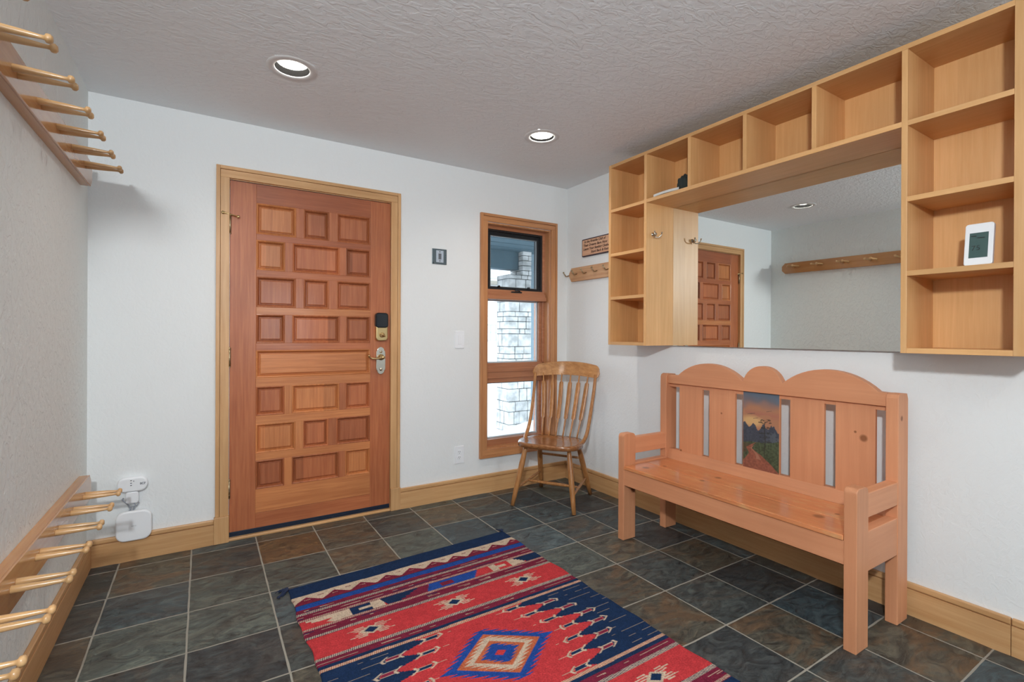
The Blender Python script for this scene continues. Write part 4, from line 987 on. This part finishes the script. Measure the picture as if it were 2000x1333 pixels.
def tassel(x, y, dirs):
    bm = bmesh.new(); rr2 = random.Random(int(x*100))
    for dx, dy in dirs:
        for k in range(4):
            j = lambda s: rr2.uniform(-s, s)
            tube(bm, [(x, y, .007), (x+dx*.35+j(.008), y+dy*.35+j(.008), .012), (x+dx*.7+j(.012), y+dy*.7+j(.012), .006), (x+dx+j(.015), y+dy+j(.015), .003)], [.005, .0035, .0022, .0012], 6)
    obj('corner_tassel', bm, M_tas, rug, label='navy corner tassel')
tassel(.842, -.790, [(-.045, .01), (-.03, -.03), (-.02, .02), (-.05, -.045)])
tassel(2.046, -.722, [(-.004, .045), (.006, .03)])

# ------------------------------------------------------------------ outside
M_snow = plain('snow', (.86, .88, .92), .8)
def stone_mat():
    m, nt, b = mat('pale_field_stone'); tc = N(nt, 'ShaderNodeTexCoord'); n = N(nt, 'ShaderNodeTexNoise'); n.inputs['Scale'].default_value = 9; n.inputs['Detail'].default_value = 7; L(nt, tc.outputs['Object'], n.inputs['Vector'])
    r = ramp(nt, [(.35, (.38, .38, .36)), (.55, (.60, .59, .56)), (.7, (.72, .71, .68))]); L(nt, n.outputs['Fac'], r.inputs[0]); L(nt, r.outputs[0], b.inputs['Base Color'])
    bp = N(nt, 'ShaderNodeBump'); bp.inputs['Strength'].default_value = .6; bp.inputs['Distance'].default_value = .02; L(nt, n.outputs['Fac'], bp.inputs['Height']); L(nt, bp.outputs[0], b.inputs['Normal']); b.inputs['Roughness'].default_value = .85
    return m
bm = bmesh.new(); box(bm, (-8, .22, -.35), (20, 24, -.25)); 
struct('ground', bm, M_snow)
bm = bmesh.new()
bmesh.ops.create_grid(bm, x_segments=30, y_segments=14, size=1)
for v in bm.verts:
    x, y = v.co.x, v.co.y; r_ = math.hypot(x, y)
    v.co = Vector((3.9+x*1.6, 1.25+y*.95, -.25+.42*max(0, 1-r_**2)*(1+.2*math.sin(5*x+3*y))))
o = obj('snow_drift', bm, M_snow, smooth=True); o['label'] = 'low white snow drift on the ground outside the window'; o['category'] = 'snow'; o['kind'] = 'stuff'
M_stone = stone_mat(); M_mortar = plain('mortar', (.10, .115, .12), .95)
pil = thing('stone_pillar', 'pale field-stone porch pillar outside the window', 'pillar', (4.53, 3.1, -.25))
bm = bmesh.new(); box(bm, (4.345, 2.93, -.25), (4.725, 3.27, 2.10)); box(bm, (4.585, 2.93, 2.10), (4.725, 3.2, 2.62)); obj('mortar_core', bm, M_mortar, pil)
bm = bmesh.new(); z = -.25; r4 = random.Random(8)
while z < 2.58:
    hgt = r4.choice((.075, .11, .15, .19)); x0s = 4.33 if z < 2.08 else 4.575; x1s = 4.74
    if z < 2.1 < z+hgt: hgt = 2.10-z+.001
    x = x0s
    while x < x1s-.01:
        w_ = min(r4.uniform(.09, .24), x1s-x)
        if x1s-x-w_ < .05: w_ = x1s-x
        box(bm, (x+.004, 2.90+r4.uniform(0, .014), z+.004), (x+w_-.004, 3.0, z+hgt-.004), .008); x += w_
    y = 2.92
    while y < 3.25:
        w_ = min(r4.uniform(.10, .2), 3.28-y); box(bm, (x0s+r4.uniform(0, .01), y+.004, z+.004), (x0s+.08, y+w_-.004, z+hgt-.004), .008); y += w_
    z += hgt
obj('stonework', bm, M_stone, pil)
M_soffit = plain('blue_grey_soffit', (.070, .125, .150), .7)
bm = bmesh.new(); box(bm, (1.0, .17, 2.46), (9, 3.6, 2.52)); 
for k in range(12): box(bm, (1.0, .3+k*.27, 2.452), (9, .306+k*.27, 2.461))
pr = thing('porch_roof', 'dark blue-grey porch ceiling seen through the top pane', 'roof', (4, 1.8, 2.46)); obj('soffit', bm, M_soffit, pr)
obj('beam', BX((1.0, 3.02, 2.19), (4.575, 3.18, 2.46), .005), M_soffit, pr)
obj('roof_deck', BX((.6, .17, 2.52), (9, 3.8, 2.72)), plain('roof_snow', (.8, .82, .85), .8), pr)
bm = bmesh.new(); box(bm, (4.76, 3.0, -.25), (5.1, 3.3, 2.45)); 
for k in range(14): box(bm, (4.755, 2.996, -.2+k*.19), (5.1, 3.0, -.195+k*.19))
o = obj('side_wall_boards', bm, plain('blue_grey_boards', (.22, .30, .34), .7)); o['label'] = 'blue-grey boarded return just right of the stone pillar outside'; o['category'] = 'wall'
hs = thing('neighbour_house', 'white clapboard house across the snow seen through the window', 'house', (11, 14.2, -.25))
M_clap = plain('white_clapboard', (.80, .81, .80), .7)
bm = bmesh.new()
for k in range(30): 
    zz0 = -.25+k*.22; vz = [(6.5, 14.0, zz0), (20, 14.0, zz0), (20, 14.028, zz0+.22), (6.5, 14.028, zz0+.22)]
    vv = [bm.verts.new(p) for p in vz]; bm.faces.new(vv); vv2 = [bm.verts.new(p) for p in ((6.5, 14.0, zz0), (20, 14.0, zz0), (20, 14.03, zz0), (6.5, 14.03, zz0))]; bm.faces.new(vv2)
box(bm, (6.5, 14.03, -.25), (20, 18, 6.4))
obj('clapboard_wall', bm, M_clap, hs)
obj('eave', BX((6.3, 13.5, 3.20), (20, 14.0, 3.32), .01), plain('tan_fascia', (.33, .30, .24), .6), hs)
bm = bmesh.new(); frame(bm, 9.85, 11.05, .93, 1.62, .05, 13.96, 14.02)
for k in range(1, 5): box(bm, (9.85+k*.24-.01, 13.97, .93), (9.85+k*.24+.01, 14.0, 1.62))
box(bm, (9.85, 13.97, 1.27), (11.05, 14.0, 1.29)); wf = obj('house_window', bm, plain('grey_muntins', (.35, .42, .46), .5), hs)
obj('pane', BX((9.9, 13.985, .97), (11.0, 13.992, 1.58)), plain('pale_reflecting_pane', (.50, .57, .61), .3), wf)

for o in list(S.objects):
    if '_o' in o: del o['_o']
